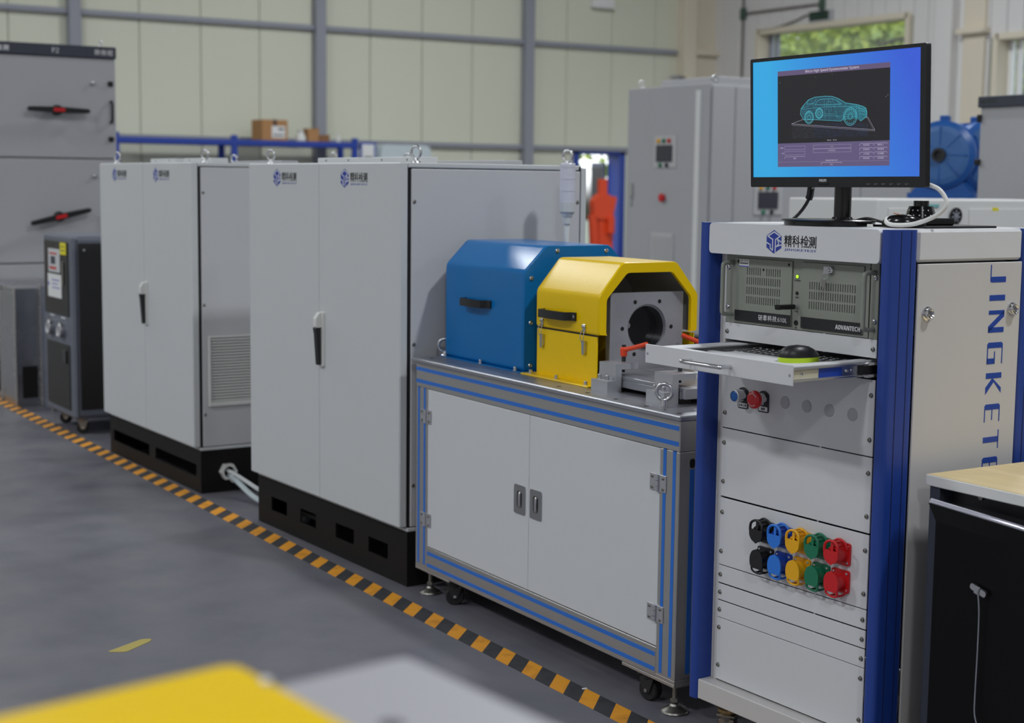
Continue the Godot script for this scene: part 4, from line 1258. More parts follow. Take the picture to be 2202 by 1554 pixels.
func bench() -> void:
	var c := thing("test_bench", "aluminium frame test bench with blue slot strips and two white doors", "bench", BENCH_AT, BENCH_YAW)
	var L := -1.42
	var R := -0.005
	var back := -0.62
	slot_profile("top_rail", c, L, R, 0.686, 0.765, -0.08, 0.0, false)
	slot_profile("bottom_rail", c, L + 0.08, R - 0.08, 0.086, 0.165, -0.08, 0.0, false)
	slot_profile("corner_post", c, L, L + 0.08, 0.096, 0.6855, -0.08, 0.0, true)
	slot_profile("corner_post", c, R - 0.08, R, 0.096, 0.6855, -0.08, 0.0, true)
	for x in [L, R - 0.08]:
		part("corner_post", mb().span(x, x + 0.08, 0.096, 0.6855, back, back + 0.08, 0.002), M.alu, c)
	part("rear_rail", mb().span(L, R, 0.686, 0.765, back, back + 0.08, 0.002), M.alu, c)
	part("rear_rail", mb().span(L + 0.08, R - 0.08, 0.086, 0.165, back, back + 0.08, 0.002), M.alu, c)
	for x in [L, R - 0.08]:
		part("side_rail", mb().span(x, x + 0.08, 0.686, 0.765, back + 0.08, -0.08, 0.002), M.alu, c)
		part("side_rail", mb().span(x, x + 0.08, 0.096, 0.165, back + 0.08, -0.08, 0.002), M.alu, c)
	var sp := part("side_panel", mb().span(R - 0.06, R - 0.01, 0.165, 0.686, back + 0.08, -0.08), M.panel_white, c)
	part("slot_strip", mb().span(R - 0.001, R + 0.0006, 0.11, 0.64, -0.048, -0.034), M.blue_slot, c)
	part("slot_opening", mb().at(T(Vector3(R + 0.0002, 0.655, -0.041), Vector3(0, 90, 0))).prism(rrect(-0.008, 0.008, -0.012, 0.012, 0.007), 0.0, 0.0006), M.dark_inside, c)
	part("side_panel", mb().span(L + 0.01, L + 0.06, 0.165, 0.686, back + 0.08, -0.08), M.panel_white, c)
	part("rear_panel", mb().span(L + 0.08, R - 0.08, 0.165, 0.686, back + 0.02, back + 0.03), M.panel_white, c)
	part("floor_panel", mb().span(L + 0.08, R - 0.08, 0.15, 0.16, back + 0.08, -0.08), M.panel_white, c)
	# end plates under the posts
	part("foot_plate", mb().span(L, L + 0.228, 0.079, 0.0855, -0.09, 0.0, 0.001).span(L, L + 0.08, 0.0855, 0.096, -0.09, 0.0, 0.001), M.alu, c)
	part("foot_plate", mb().span(R - 0.23, R, 0.077, 0.0855, -0.09, 0.0, 0.001).span(R - 0.08, R, 0.0855, 0.096, -0.09, 0.0, 0.001), M.alu, c)
	part("foot_plate", mb().span(L, L + 0.228, 0.079, 0.0855, back, back + 0.09, 0.001).span(L, L + 0.08, 0.0855, 0.096, back, back + 0.08, 0.001), M.alu, c)
	part("foot_plate", mb().span(R - 0.23, R, 0.077, 0.0855, back, back + 0.09, 0.001).span(R - 0.08, R, 0.0855, 0.096, back, back + 0.08, 0.001), M.alu, c)
	# doors, slightly set back in the frame
	var seam := -0.716
	for k in 2:
		var x0 := L + 0.081 if k == 0 else seam + 0.001
		var x1 := seam - 0.001 if k == 0 else R - 0.081
		var d := part("door", mb().span(x0, x1, 0.167, 0.684, -0.022, -0.001, 0.0015), M.panel_white, c)
		# recessed pull
		var px := -0.764 if k == 0 else -0.675
		var pl := mb()
		var o := rrect(px - 0.031, px + 0.031, 0.385, 0.471, 0.006, 4)
		var i := rrect(px - 0.014, px + 0.014, 0.402, 0.454, 0.008, 4)
		pl.ring(o, i, 0.002)
		pl.sides(o, -0.001, o, 0.002)
		pl.sides(i, -0.012, i, 0.002, 0.8, true)
		pl.at(T(Vector3(0, 0, -0.0008))).prism(i, -0.0005, 0.0)
		var pp := part("recessed_pull", pl, M.steel, d)
		part("pull_recess", mb().prism(rrect(px - 0.0135, px + 0.0135, 0.4025, 0.4535, 0.007), -0.0008, 0.0004), M.steel_dull, pp)
		part("finger_bar", mb().tube(smooth_path([Vector3(px + 0.005, 0.449, 0.0005), Vector3(px + 0.005, 0.444, 0.004), Vector3(px + 0.005, 0.414, 0.004), Vector3(px + 0.005, 0.408, 0.0005)], 4), 0.0042, 8), M.zinc, pp)
		for y in [0.595, 0.255]:
			var hx := L + 0.071 if k == 0 else R - 0.085
			var h := mb()
			h.span(hx - 0.034, hx - 0.006, y - 0.022, y + 0.022, 0.0, 0.003, 0.0008)
			h.span(hx + 0.006, hx + 0.034, y - 0.022, y + 0.022, 0.0, 0.003, 0.0008)
			for j in 3:
				h.cyl(Vector3(hx, y - 0.021 + j * 0.0142, 0.004), Vector3(hx, y - 0.0075 + j * 0.0142, 0.004), 0.0062, -1, 10)
			var hp := part("hinge", h, M.alu_block, d)
			var sc := mb()
			for sx in [-0.023, 0.023]:
				for sy in [-0.014, 0.014]:
					bolt_head(sc, Vector3(hx + sx, y + sy, 0.003), Vector3(0, 0, 1), 0.0042, 0.003)
			part("hinge_screw", sc, M.steel_dull, hp)
	# steel top plate with bolt holes along the front
	var plate := part("top_plate", mb().span(L - 0.012, 0.012, 0.766, 0.78, back - 0.01, 0.014, 0.003), M.steel_plate, c)
	var ho := mb()
	for p in [[-0.317, -0.022], [-0.174, -0.018], [-0.032, -0.016], [-0.453, -0.023], [-0.60, -0.024], [-1.37, -0.03], [-0.02, -0.2]]:
		ho.disc(Vector3(p[0], 0.7803, p[1]), Vector3.UP, 0.0075, 14)
	part("bolt_hole", ho, M.dark_inside, plate)
	ring_bolt("lifting_eye", plate, Vector3(-1.418, 0.78, -0.105), 0.05, 70.0, M.zinc)
	ring_bolt_big(plate)
	for x in [L + 0.05, R - 0.035]:
		levelling_foot("levelling_foot", c, Vector3(x, 0, -0.03), 0.079)
		levelling_foot("levelling_foot", c, Vector3(x, 0, back + 0.04), 0.079)
	for x in [-1.212, -0.15]:
		castor("castor", c, Vector3(x, 0, -0.035), 0.077, 0.03, 60.0 if x < -1.0 else 15.0, M.rubber, M.black_paint)
		castor("castor", c, Vector3(x, 0, back + 0.05), 0.077, 0.03, 30.0, M.rubber, M.black_paint)
	blue_hood()
	yellow_hood()
	flange_and_slide()
	signal_tower()

func ring_bolt_big(parent: Node3D) -> void:   # the lifting eye at the near corner, standing on its shank
	var b := mb().at(T(Vector3(-0.1, 0.78, -0.02), Vector3(0, 38, 0)))
	b.cyl(Vector3.ZERO, Vector3(0, 0.014, 0), 0.0055, -1, 12)
	b.at(T(Vector3(-0.1, 0.78, -0.02), Vector3(-90, 0, 0))).prism(circle(Vector2.ZERO, 0.01, 6), 0.004, 0.009)
	b.at(T(Vector3(-0.1, 0.78, -0.02), Vector3(0, 38, 0)))
	b.cyl(Vector3(0, 0.012, 0), Vector3(0, 0.026, 0), 0.01, 0.009, 14)
	b.torus(Vector3(0, 0.046, 0), Vector3(0, 0, 1), 0.0205, 0.0055, 30, 10)
	part("lifting_eye", b, M.zinc, parent)

func octo(zf: float, zb: float, yb: float, ym: float, yt: float, c: float, r: float) -> PackedVector2Array:   # hood section: x of the polygon is -z of the bench
	return rounded(poly([-zf, yb, -zb, yb, -zb, ym, -(zb + c), yt, -(zf - c), yt, -zf, ym]), r, 3)

func shrink(p: PackedVector2Array, k: float) -> PackedVector2Array:
	var c := Vector2.ZERO
	for q in p:
		c += q
	c /= p.size()
	var o := PackedVector2Array()
	for q in p:
		o.append(c + (q - c) * k)
	return o

func along_x() -> Transform3D:   # polygon x -> -z, y -> y, extrusion z -> x
	return Transform3D(Basis(Vector3(0, 0, -1), Vector3(0, 1, 0), Vector3(1, 0, 0)), Vector3.ZERO)

func handle_bar(b: MB, x0: float, x1: float, y: float, z: float) -> void:   # black bridge handle
	b.at(T(Vector3(0, y - 0.012, z), Vector3(90, 0, 0)))
	var w := x1 - x0
	b.prism(rounded(poly([x0, 0.0, x0 + 0.006, 0.0, x0 + 0.02, 0.02, x0 + w * 0.5, 0.023, x1 - 0.03, 0.019, x1 - 0.022, 0.0, x1, 0.0, x1, 0.006, x1 - 0.016, 0.009, x1 - 0.024, 0.029, x0 + w * 0.5, 0.033, x0 + 0.012, 0.03, x0, 0.012]), 0.003, 2), -0.024, 0.0)

func blue_hood() -> void:
	var c := thing("machine_hood", "blue painted sheet metal hood with chamfered top on the bench", "machine hood", BENCH_AT + Vector3(0, 0.78, 0), BENCH_YAW)
	var x0 := -1.412
	var x1 := -0.922
	var p := octo(-0.102, -0.492, 0.002, 0.305, 0.383, 0.078, 0.012)
	var b := mb().at(along_x())
	var q := shrink(p, 0.985)
	b.sides(q, x0, p, x0 + 0.006)
	b.sides(p, x0 + 0.006, p, x1 - 0.006)
	b.sides(p, x1 - 0.006, q, x1)
	b.prism(q, x0, x0 + 0.001, 0.8, true, false)
	part("shell", b, M.hood_blue, c)
	var e := mb().at(along_x())
	e.prism(q, x1 - 0.001, x1 + 0.0004, 0.8, false, true)
	var ep := part("end_plate", e, M.hood_blue, c)
	var s := mb()
	for t in [[-0.22, 0.367], [-0.4, 0.365], [-0.128, 0.285], [-0.128, 0.15], [-0.128, 0.02], [-0.466, 0.285], [-0.466, 0.15]]:
		bolt_head(s, Vector3(x1, t[1], t[0]), Vector3(1, 0, 0), 0.0075, 0.005)
	part("end_screw", s, M.zinc, ep)
	var h := mb()
	handle_bar(h, -1.277, -1.112, 0.192, -0.102)
	part("handle", h, M.black_plastic, c)
	part("foot_flange", mb().span(x0 - 0.005, x1 + 0.012, 0.0, 0.003, -0.505, -0.085, 0.001), M.hood_blue, c)
	var f := mb()
	for x in [-1.39, -1.16, -0.95]:
		cap_screw(f, Vector3(x, 0.003, -0.092), 0.0055, 0.012)
	part("flange_screw", f, M.zinc, c)

func yellow_hood() -> void:
	var c := thing("machine_hood", "yellow hood with open end, black handle and toggle latches on the bench", "machine hood", BENCH_AT + Vector3(0, 0.78, 0), BENCH_YAW)
	var x0 := -0.872
	var x1 := -0.54
	# upper cover
	var p := octo(-0.115, -0.465, 0.144, 0.255, 0.35, 0.08, 0.01)
	var q := octo(-0.118, -0.462, 0.144, 0.254, 0.347, 0.079, 0.01)
	var lip := octo(-0.141, -0.44, 0.144, 0.247, 0.321, 0.07, 0.01)
	var b := mb().at(along_x())
	b.open_below = 0.148
	var ps := shrink(p, 0.985)
	for k in ps.size():
		ps[k].y = maxf(ps[k].y, 0.144)
	b.sides(ps, x0, p, x0 + 0.006)
	b.sides(p, x0 + 0.006, p, x1 - 0.006)
	b.sides(p, x1 - 0.006, ps, x1)
	b.prism(ps, x0, x0 + 0.001, 0.8, true, false)
	b.ring(ps, lip, x1)
	b.sides(lip, x1 - 0.012, lip, x1, 0.8, true)
	b.ring(p, lip, x1 - 0.012, false)
	var cov := part("cover", b, M.hood_yellow, c)
	var inn := mb().at(along_x())
	inn.open_below = 0.148
	inn.sides(q, x0 + 0.004, q, x1 - 0.012, 0.8, true)
	inn.prism(q, x0 + 0.004, x0 + 0.005, 0.8, false, true)
	part("cover_lining", inn, M.hood_inside, cov)
	var h := mb()
	handle_bar(h, -0.827, -0.652, 0.19, -0.115)
	part("handle", h, M.black_plastic, cov)
	var hs := mb()
	bolt_head(hs, Vector3(-0.66, 0.19, -0.109), Vector3(0, 0, 1), 0.005, 0.003)
	part("handle_screw", hs, M.zinc, cov)
	# lower box, open at the shaft end
	var l := mb()
	l.span(x0 + 0.002, x1 - 0.012, 0.003, 0.14, -0.122, -0.119)
	l.span(x0 + 0.002, x1 - 0.012, 0.003, 0.14, -0.463, -0.46)
	l.span(x0 + 0.002, x0 + 0.005, 0.003, 0.14, -0.46, -0.122)
	part("lower_box", l, M.hood_yellow, c)
	part("seam_gap", mb().span(x0 + 0.004, x1 - 0.014, 0.138, 0.1455, -0.1225, -0.1205), M.gap_dark, c)
	var fl := mb().span(x0 - 0.025, x1 + 0.004, 0.0, 0.004, -0.13, -0.078, 0.001)
	fl.span(x0 - 0.025, x1 + 0.004, 0.0, 0.004, -0.505, -0.455, 0.001)
	part("foot_flange", fl, M.hood_yellow, c)
	var f := mb()
	for x in [-0.868, -0.725, -0.572]:
		cap_screw(f, Vector3(x, 0.004, -0.096), 0.0055, 0.011)
	part("flange_screw", f, M.zinc, c)
	for x in [-0.836, -0.612]:
		var t := mb()
		t.span(x - 0.007, x + 0.007, 0.148, 0.172, -0.115, -0.1125, 0.001)
		bolt_head(t, Vector3(x - 0.004, 0.166, -0.1125), Vector3(0, 0, 1), 0.0045, 0.004)
		bolt_head(t, Vector3(x + 0.005, 0.166, -0.1125), Vector3(0, 0, 1), 0.0045, 0.004)
		t.tube(smooth_path([Vector3(x - 0.007, 0.155, -0.111), Vector3(x - 0.008, 0.137, -0.106), Vector3(x - 0.006, 0.122, -0.108)], 4), 0.0014, 6)
		t.tube(smooth_path([Vector3(x + 0.007, 0.155, -0.111), Vector3(x + 0.008, 0.137, -0.106), Vector3(x + 0.006, 0.122, -0.108)], 4), 0.0014, 6)
		t.at(T(Vector3(x, 0, -0.119)))
		t.prism(rounded(poly([-0.009, 0.125, 0.009, 0.125, 0.0065, 0.112, 0.0055, 0.088, 0.0035, 0.084, -0.0035, 0.084, -0.0055, 0.088, -0.0065, 0.112]), 0.002, 2), 0.002, 0.009)
		t.at(T(Vector3(x, 0, 0))).span(-0.007, 0.007, 0.092, 0.124, -0.119, -0.116, 0.001)
		part("toggle_latch", t, M.zinc, c)

func flange_and_slide() -> void:
	# upright plate with the big round opening
	var c := thing("bearing_plate", "square grey steel plate with a large round opening inside the yellow hood", "plate", BENCH_AT + Vector3(0, 0.78, 0), BENCH_YAW)
	var zc := -0.297
	var yc := 0.16
	var r := 0.0685
	var b := mb().at(along_x() * T(Vector3(-zc, yc, 0)))
	var n := 48
	var outer := PackedVector2Array()
	var inner := PackedVector2Array()
	for i in n:
		var a := TAU * i / n
		var d := Vector2.from_angle(a)
		var up := 0.102
		var k := minf(0.129 / maxf(absf(d.x), 1e-4), (up if d.y > 0 else 0.135) / maxf(absf(d.y), 1e-4))
		outer.append(d * k)
		inner.append(d * r)
	# put the corners of the square exactly
	for cr in [Vector2(0.129, 0.102), Vector2(-0.129, 0.102), Vector2(-0.129, -0.135), Vector2(0.129, -0.135)]:
		var best := 0
		for i in n:
			if outer[i].distance_to(cr) < outer[best].distance_to(cr):
				best = i
		outer[best] = cr
	b.ring(outer, inner, -0.56)
	b.sides(outer, -0.58, outer, -0.56, 0.999)
	b.sides(inner, -0.58, inner, -0.56, 0.5, true)
	b.ring(outer, inner, -0.58, false)
	var pl := part("plate", b, M.cast_grey, c)
	var rim := mb().at(along_x() * T(Vector3(-zc, yc, 0)))
	rim.ring(circle(Vector2.ZERO, 0.0685, 40), circle(Vector2.ZERO, 0.0625, 40), -0.566)
	rim.sides(circle(Vector2.ZERO, 0.0625, 40), -0.6, circle(Vector2.ZERO, 0.0625, 40), -0.566, 0.5, true)
	part("bore_rim", rim, M.steel, c)
	var bore := mb().at(along_x() * T(Vector3(-zc, yc, 0)))
	bore.prism(circle(Vector2.ZERO, 0.07, 32), -0.64, -0.6)
	part("bore_back", bore, M.black_gloss, c)
	part("sensor_bolt", mb().at(along_x() * T(Vector3(-zc - 0.045, yc + 0.005, 0))).prism(circle(Vector2.ZERO, 0.009, 12), -0.6, -0.592), M.zinc, c)
	var ho := mb().at(along_x() * T(Vector3(-zc, yc, 0)))
	for i in 6:
		var d := Vector2.from_angle(TAU * i / 6) * 0.0865
		ho.prism(circle(d, 0.0062, 12), -0.5601, -0.5596)
	part("bolt_hole", ho, M.dark_inside, pl)
	part("foot", mb().span(-0.6, -0.545, 0.0, 0.026, -0.43, -0.165, 0.002), M.cast_grey, c)
	# slide plate with grooves, held by four clamps
	var s := thing("slide_plate", "grooved steel slide plate lying on the bench under the clamps", "plate", BENCH_AT + Vector3(0, 0.78, 0), BENCH_YAW)
	var sl := mb()
	sl.span(-0.535, -0.155, 0.013, 0.034, -0.475, -0.115, 0.0015)
	var z := -0.115
	for w in [0.06, 0.075, 0.075, 0.075, 0.055]:
		sl.span(-0.535, -0.155, 0.034, 0.044, z - w, z, 0.001)
		z -= w + 0.005
	part("plate", sl, M.steel_plate, s)
	for p in [[-0.5, -0.14], [-0.19, -0.14], [-0.5, -0.45], [-0.19, -0.45]]:
		part("support_pad", mb().span(p[0] - 0.02, p[0] + 0.02, 0.0, 0.013, p[1] - 0.02, p[1] + 0.02), M.black_paint, s)
	part("end_block", mb().span(-0.155, -0.14, 0.014, 0.043, -0.4, -0.118, 0.0015), M.alu_block, s)
	part("end_hole", mb().at(T(Vector3(-0.14, 0.028, -0.19), Vector3(0, 90, 0))).prism(circle(Vector2.ZERO, 0.006, 14), 0.0, 0.0004), M.dark_inside, s)
	var names := ["aluminium step clamp nearest the yellow hood, with an orange lever", "aluminium step clamp behind the lifting eye, partly under the keyboard drawer", "aluminium step clamp at the rear, its orange lever behind the drawer", "aluminium step clamp at the rear right of the slide plate"]
	for i in 4:
		var x := -0.499 if i % 2 == 0 else -0.241
		var m := thing("step_clamp", names[i], "clamp", BENCH_AT + Vector3(0, 0.78, 0), BENCH_YAW, "")
		var rear := i > 1
		var prof := poly([0.065, 0.0, 0.112, 0.0, 0.112, 0.063, 0.168, 0.063, 0.168, 0.0795, 0.092, 0.0795, 0.092, 0.033, 0.065, 0.033])
		if rear:
			for k in prof.size():
				prof[k].x = 0.594 - prof[k].x
		part("block", mb().at(along_x()).prism(prof, x, x + 0.079, 0.99), M.alu_block, m)
		var zz := -0.079 if not rear else -0.515
		var sc := mb()
		for dx in [0.021, 0.06]:
			cap_screw(sc, Vector3(x + dx, 0.033, zz), 0.0058, 0.014)
		part("cap_screw", sc, M.zinc, m)
		var lz := -0.15 if not rear else -0.444
		var lx := x + 0.034
		var st := mb()
		st.cyl(Vector3(lx, 0.0795, lz), Vector3(lx, 0.126, lz), 0.006, -1, 12)
		part("clamp_screw", st, M.black_paint, m)
		part("screw_tip", mb().cyl(Vector3(lx, 0.05, lz), Vector3(lx, 0.063, lz), 0.0045, -1, 10), M.black_paint, m)
		var lv := mb().at(T(Vector3(lx, 0, lz)))
		lv.lathe(PackedVector2Array([Vector2(0.0085, 0.094), Vector2(0.0095, 0.096), Vector2(0.0105, 0.116), Vector2(0.008, 0.12), Vector2(0.0, 0.12)]), 18)
		var ang := 12.0 if not rear else 200.0
		var xf := T(Vector3(lx, 0, lz), Vector3(0, ang if i != 1 else 190.0, 0))
		lv.at(xf * T(Vector3.ZERO, Vector3(0, 0, 0)))
		lv.tube([Vector3(0.0, 0.112, 0), Vector3(0.03, 0.119, 0), Vector3(0.062, 0.128, 0), Vector3(0.085, 0.135, 0)], 0.0066, 10)
		part("lever", lv, M.orange, m)

func signal_tower() -> void:
	var c := thing("signal_tower", "clear three tier signal tower on a white pole behind the blue hood", "signal light", BENCH_AT + Quaternion(Vector3.UP, deg_to_rad(BENCH_YAW)) * Vector3(-1.345, 0.78, -0.53), BENCH_YAW)
	part("foot", mb().lathe(PackedVector2Array([Vector2(0.03, 0), Vector2(0.03, 0.006), Vector2(0.012, 0.012), Vector2(0.012, 0.03)]), 20), M.white_plastic, c)
	part("pole", mb().cyl(Vector3(0, 0.01, 0), Vector3(0, 0.45, 0), 0.0095, -1, 16), M.white_plastic, c)
	part("socket", mb().lathe(PackedVector2Array([Vector2(0.015, 0.435), Vector2(0.0155, 0.457), Vector2(0.018, 0.459), Vector2(0.022, 0.47), Vector2(0.0275, 0.475), Vector2(0.0275, 0.508), Vector2(0.0, 0.508)]), 24), M.cabinet, c)
	for i in 3:
		var y := 0.508 + i * 0.0395
		part("lens_tier", mb().lathe(PackedVector2Array([Vector2(0.0, y), Vector2(0.026, y), Vector2(0.0262, y + 0.036), Vector2(0.0272, y + 0.0362), Vector2(0.0272, y + 0.0392), Vector2(0.0, y + 0.0392)]), 28), M.clear_plastic, c)
	part("top_cap", mb().lathe(PackedVector2Array([Vector2(0.0262, 0.6265), Vector2(0.0262, 0.634), Vector2(0.024, 0.638), Vector2(0, 0.639)]), 28), M.clear_plastic, c)
	part("terminal_print", mb().at(T(Vector3(0, 0.49, 0), Vector3(0, 40, 0))).span(-0.001, 0.001, -0.009, 0.009, 0.0272, 0.0279).span(-0.004, 0.004, 0.004, 0.006, 0.0272, 0.0279), M.white_print, c)

# ------------------------------------------------------------------ control rack
const RACK_AT := Vector3(-2.8609, 0, -2.3827)   # under the left column of panel bolts
const RACK_YAW := 2.1

func rack_post(c: Node3D, x0: float, x1: float, z0: float, z1: float, round_front: bool, out: float) -> void:
	# outer corner to the front is rounded, two grooves on the outer side
	var a := poly([x0, -z1, x1, -z1, x1, -z0, x0, -z0])
	var r := 0.014
	var p := rounded(a, r, 5)
	var b := mb().at(T(Vector3.ZERO, Vector3(-90, 0, 0)))
	b.prism(p, 0.092, 1.262)
	var o := part("corner_post", b, M.rack_blue, c)
	var xo := x1 if out > 0 else x0
	for t in [0.35, 0.71]:
		var z := lerpf(z1, z0, t) if round_front else lerpf(z0, z1, t)
		part("groove", mb().span(xo - 0.0008, xo + 0.0006, 0.095, 1.259, z - 0.0011, z + 0.0011), mat(rgb(14, 24, 66), 0.6) if not M.has("groove") else M.groove, o)

func rack() -> void:
	M.groove = mat(rgb(14, 24, 66), 0.6)
	var c := thing("control_rack", "white control rack with blue corner posts under the monitor", "rack", RACK_AT, RACK_YAW)
	var iL := -0.036
	var iR := 0.505
	var oL := -0.07
	var oR := 0.538
	rack_post(c, oL, iL, -0.048, 0.036, true, -1.0)
	rack_post(c, iR, oR, -0.048, 0.036, true, 1.0)
	rack_post(c, oL, iL, -0.475, -0.39, false, -1.0)
	rack_post(c, iR, oR, -0.475, -0.39, false, 1.0)
	# head cover
	var cap := mb()
	cap.at(T(Vector3(0, 0, 0))).prism(rounded(poly([iL + 0.001, 1.19, iR - 0.001, 1.19, iR - 0.001, 1.262, iL + 0.001, 1.262]), 0.012, 4), -0.02, 0.034)
	cap.span(iL, iR, 1.25, 1.262, -0.44, -0.02)
	cap.span(oL + 0.003, oR - 0.003, 1.193, 1.262, -0.389, -0.049, 0.006)
	cap.span(iL + 0.001, iR - 0.001, 1.193, 1.262, -0.47, -0.389, 0.004)
	var cp := part("head_cover", cap, M.rack_grey, c)
	logo(cp, Vector3(0.162, 1.2245, 0.034), 1.0)
	# bottom bar
	part("base_bar", mb().span(iL, iR, 0.094, 0.143, -0.02, 0.033, 0.002).span(oL + 0.004, oR - 0.004, 0.094, 0.143, -0.389, -0.049, 0.002), M.rack_warm, c)
	part("base_tray", mb().span(iL, iR, 0.1, 0.14, -0.46, -0.02), M.rack_warm, c)
	# side panels
	for s in 2:
		var x := (oR - 0.004) if s == 1 else oL + 0.002
		var sp := part("side_panel", mb().span(x - 0.002, x + 0.003, 0.146, 1.1895, -0.388, -0.05, 0.0015), M.rack_warm, c)
		if s == 1:
			for z in [-0.081, -0.358]:
				var lk := mb().at(T(Vector3(x + 0.003, 1.084, z), Vector3(0, 0, -90)))
				lk.lathe(PackedVector2Array([Vector2(0.0155, 0), Vector2(0.0155, 0.003), Vector2(0.0115, 0.004), Vector2(0.0115, 0.011), Vector2(0.010, 0.012), Vector2(0.0075, 0.0095), Vector2(0, 0.0095)]), 20)
				lk.at(T(Vector3(x + 0.0125, 1.084, z), Vector3(0, 90, 0))).prism(circle(Vector2.ZERO, 0.005, 4), 0.0, 0.0012)
				part("quarter_turn_lock", lk, M.chrome, sp)
			part("lettering", side_lettering(x + 0.003), M.text_blue, sp)
	# mounting rails either side of the panels
	for x in [-0.0355, 0.4745]:
		part("mounting_rail", mb().span(x, x + 0.014, 0.143, 1.19, -0.03, -0.008, 0.001).span(x + 0.0155, x + 0.0262, 0.143, 1.19, -0.03, -0.002, 0.001), M.rack_warm, c)
	part("inner_back", mb().span(-0.03, 0.495, 0.145, 1.19, -0.46, -0.45), M.dark_inside, c)
	# blank panels
	var rows := [[0.9855, 1.0255], [0.772, 0.9385], [0.6035, 0.7695], [0.4345, 0.5995], [0.3895, 0.4325], [0.347, 0.3865], [0.303, 0.3445], [0.147, 0.3015]]
	var bolts := [[1.0045], [0.905, 0.808], [0.735, 0.64], [0.5645, 0.468], [0.41], [0.366], [0.3225], [0.278, 0.1835]]
	var control: MeshInstance3D
	var sockets: MeshInstance3D
	for i in rows.size():
		var p := part("rack_panel", mb().span(-0.0085, 0.474, rows[i][0], rows[i][1], -0.003, 0.0, 0.0008), M.rack_grey, c)
		if i == 1: control = p
		if i == 3: sockets = p
		for y in bolts[i]:
			for x in [0.0, 0.465]:
				var s := mb()
				bolt_head(s, Vector3(x, y, 0.0), Vector3(0, 0, 1), 0.0055, 0.004)
				part("panel_bolt", s, M.steel_dull, p)
	# push buttons with label plates, four blanking plugs
	for k in 2:
		var x := 0.063 + 0.07 * k
		var y := 0.857
		var lp := mb()
		lp.prism(rounded(poly([x - 0.018, y - 0.032, x + 0.018, y - 0.032, x + 0.018, y + 0.012, x + 0.006, y + 0.019, x - 0.006, y + 0.019, x - 0.018, y + 0.012]), 0.005, 3), 0.0, 0.0015)
		var lb := part("label_plate", lp, M.black_paint, control)
		part("label_field", mb().span(x - 0.015, x + 0.014, y - 0.029, y - 0.0185, 0.0015, 0.002), M.white_print, control)
		var g := mb()
		var keys := ["xi", "tong", "shang", "dian"] if k == 0 else ["hurry", "ting"]
		for i in keys.size():
			glyph_strokes(g, keys[i], x - keys.size() * 0.0033 + i * 0.0066, y - 0.0268, 0.0056, 0.0062, 0.002, 0.0007)
		part("label_print", g, M.black_print, control)
		var xf := T(Vector3(x, y, 0.0015), Vector3(90, 0, 0))
		if k == 0:
			part("button_bezel", mb().at(xf).lathe(PackedVector2Array([Vector2(0.0145, 0), Vector2(0.0145, 0.022), Vector2(0.0155, 0.023), Vector2(0.0155, 0.028), Vector2(0.0125, 0.0285), Vector2(0.0125, 0.026)]), 24), M.chrome, control)
			part("push_button", mb().at(xf).lathe(PackedVector2Array([Vector2(0.0125, 0.02), Vector2(0.0125, 0.027), Vector2(0.010, 0.0285), Vector2(0, 0.029)]), 24), mat(rgb(22, 96, 178), 0.3), control)
		else:
			part("button_bezel", mb().at(xf).lathe(PackedVector2Array([Vector2(0.0145, 0), Vector2(0.0145, 0.016), Vector2(0.0125, 0.018), Vector2(0.012, 0.026)]), 24), M.chrome, control)
			part("stop_button", mb().at(xf).lathe(PackedVector2Array([Vector2(0.012, 0.022), Vector2(0.0205, 0.024), Vector2(0.0215, 0.028), Vector2(0.0205, 0.033), Vector2(0.014, 0.036), Vector2(0, 0.0365)]), 28), M.red, control)
			var ar := mb().at(T(Vector3(x, y, 0.0)))
			for w in 2:
				for j in 9:
					var a := 0.6 + w * PI + j * 0.18
					ar.stroke(Vector2.from_angle(a) * 0.0145, Vector2.from_angle(a + 0.18) * 0.0145, 0.0016, 0.036, 0.0378)
			part("turn_arrows", ar, M.white_print, control)
	for k in 4:
		part("blanking_plug", mb().at(T(Vector3(0.203 + 0.07 * k, 0.857, 0.0), Vector3(90, 0, 0))).lathe(PackedVector2Array([Vector2(0.0145, 0), Vector2(0.0142, 0.0018), Vector2(0.012, 0.0024), Vector2(0, 0.0026)]), 28), M.cabinet_far, control)
	# sockets: two rows of five
	var cols := [M.black_plastic, M.blue, M.yellow, M.green, M.red]
	var lids := [M.black_plastic, M.blue_light, M.yellow, M.green, M.red]
	for r in 2:
		for k in 5:
			socket(c, Vector3(0.158 + 0.06 * k, 0.545 if r == 0 else 0.4835, 0.0), cols[k], lids[k], r == 1)
	# wheels
	for p in [[0.02, -0.02], [0.45, -0.02], [0.02, -0.42], [0.45, -0.42]]:
		var col := mb().at(T(Vector3(p[0], 0.062, p[1])))
		col.lathe(PackedVector2Array([Vector2(0.024, 0.0), Vector2(0.027, 0.008), Vector2(0.027, 0.014), Vector2(0.022, 0.018), Vector2(0.022, 0.032)]), 20)
		part("swivel_collar", col, M.brass, c)
		castor("castor", c, Vector3(p[0], 0, p[1]), 0.064, 0.026, 30.0, mat(rgb(92, 40, 34), 0.5) if not M.has("wheel_red") else M.wheel_red, M.steel_dull)
	computer()
	drawer(c)

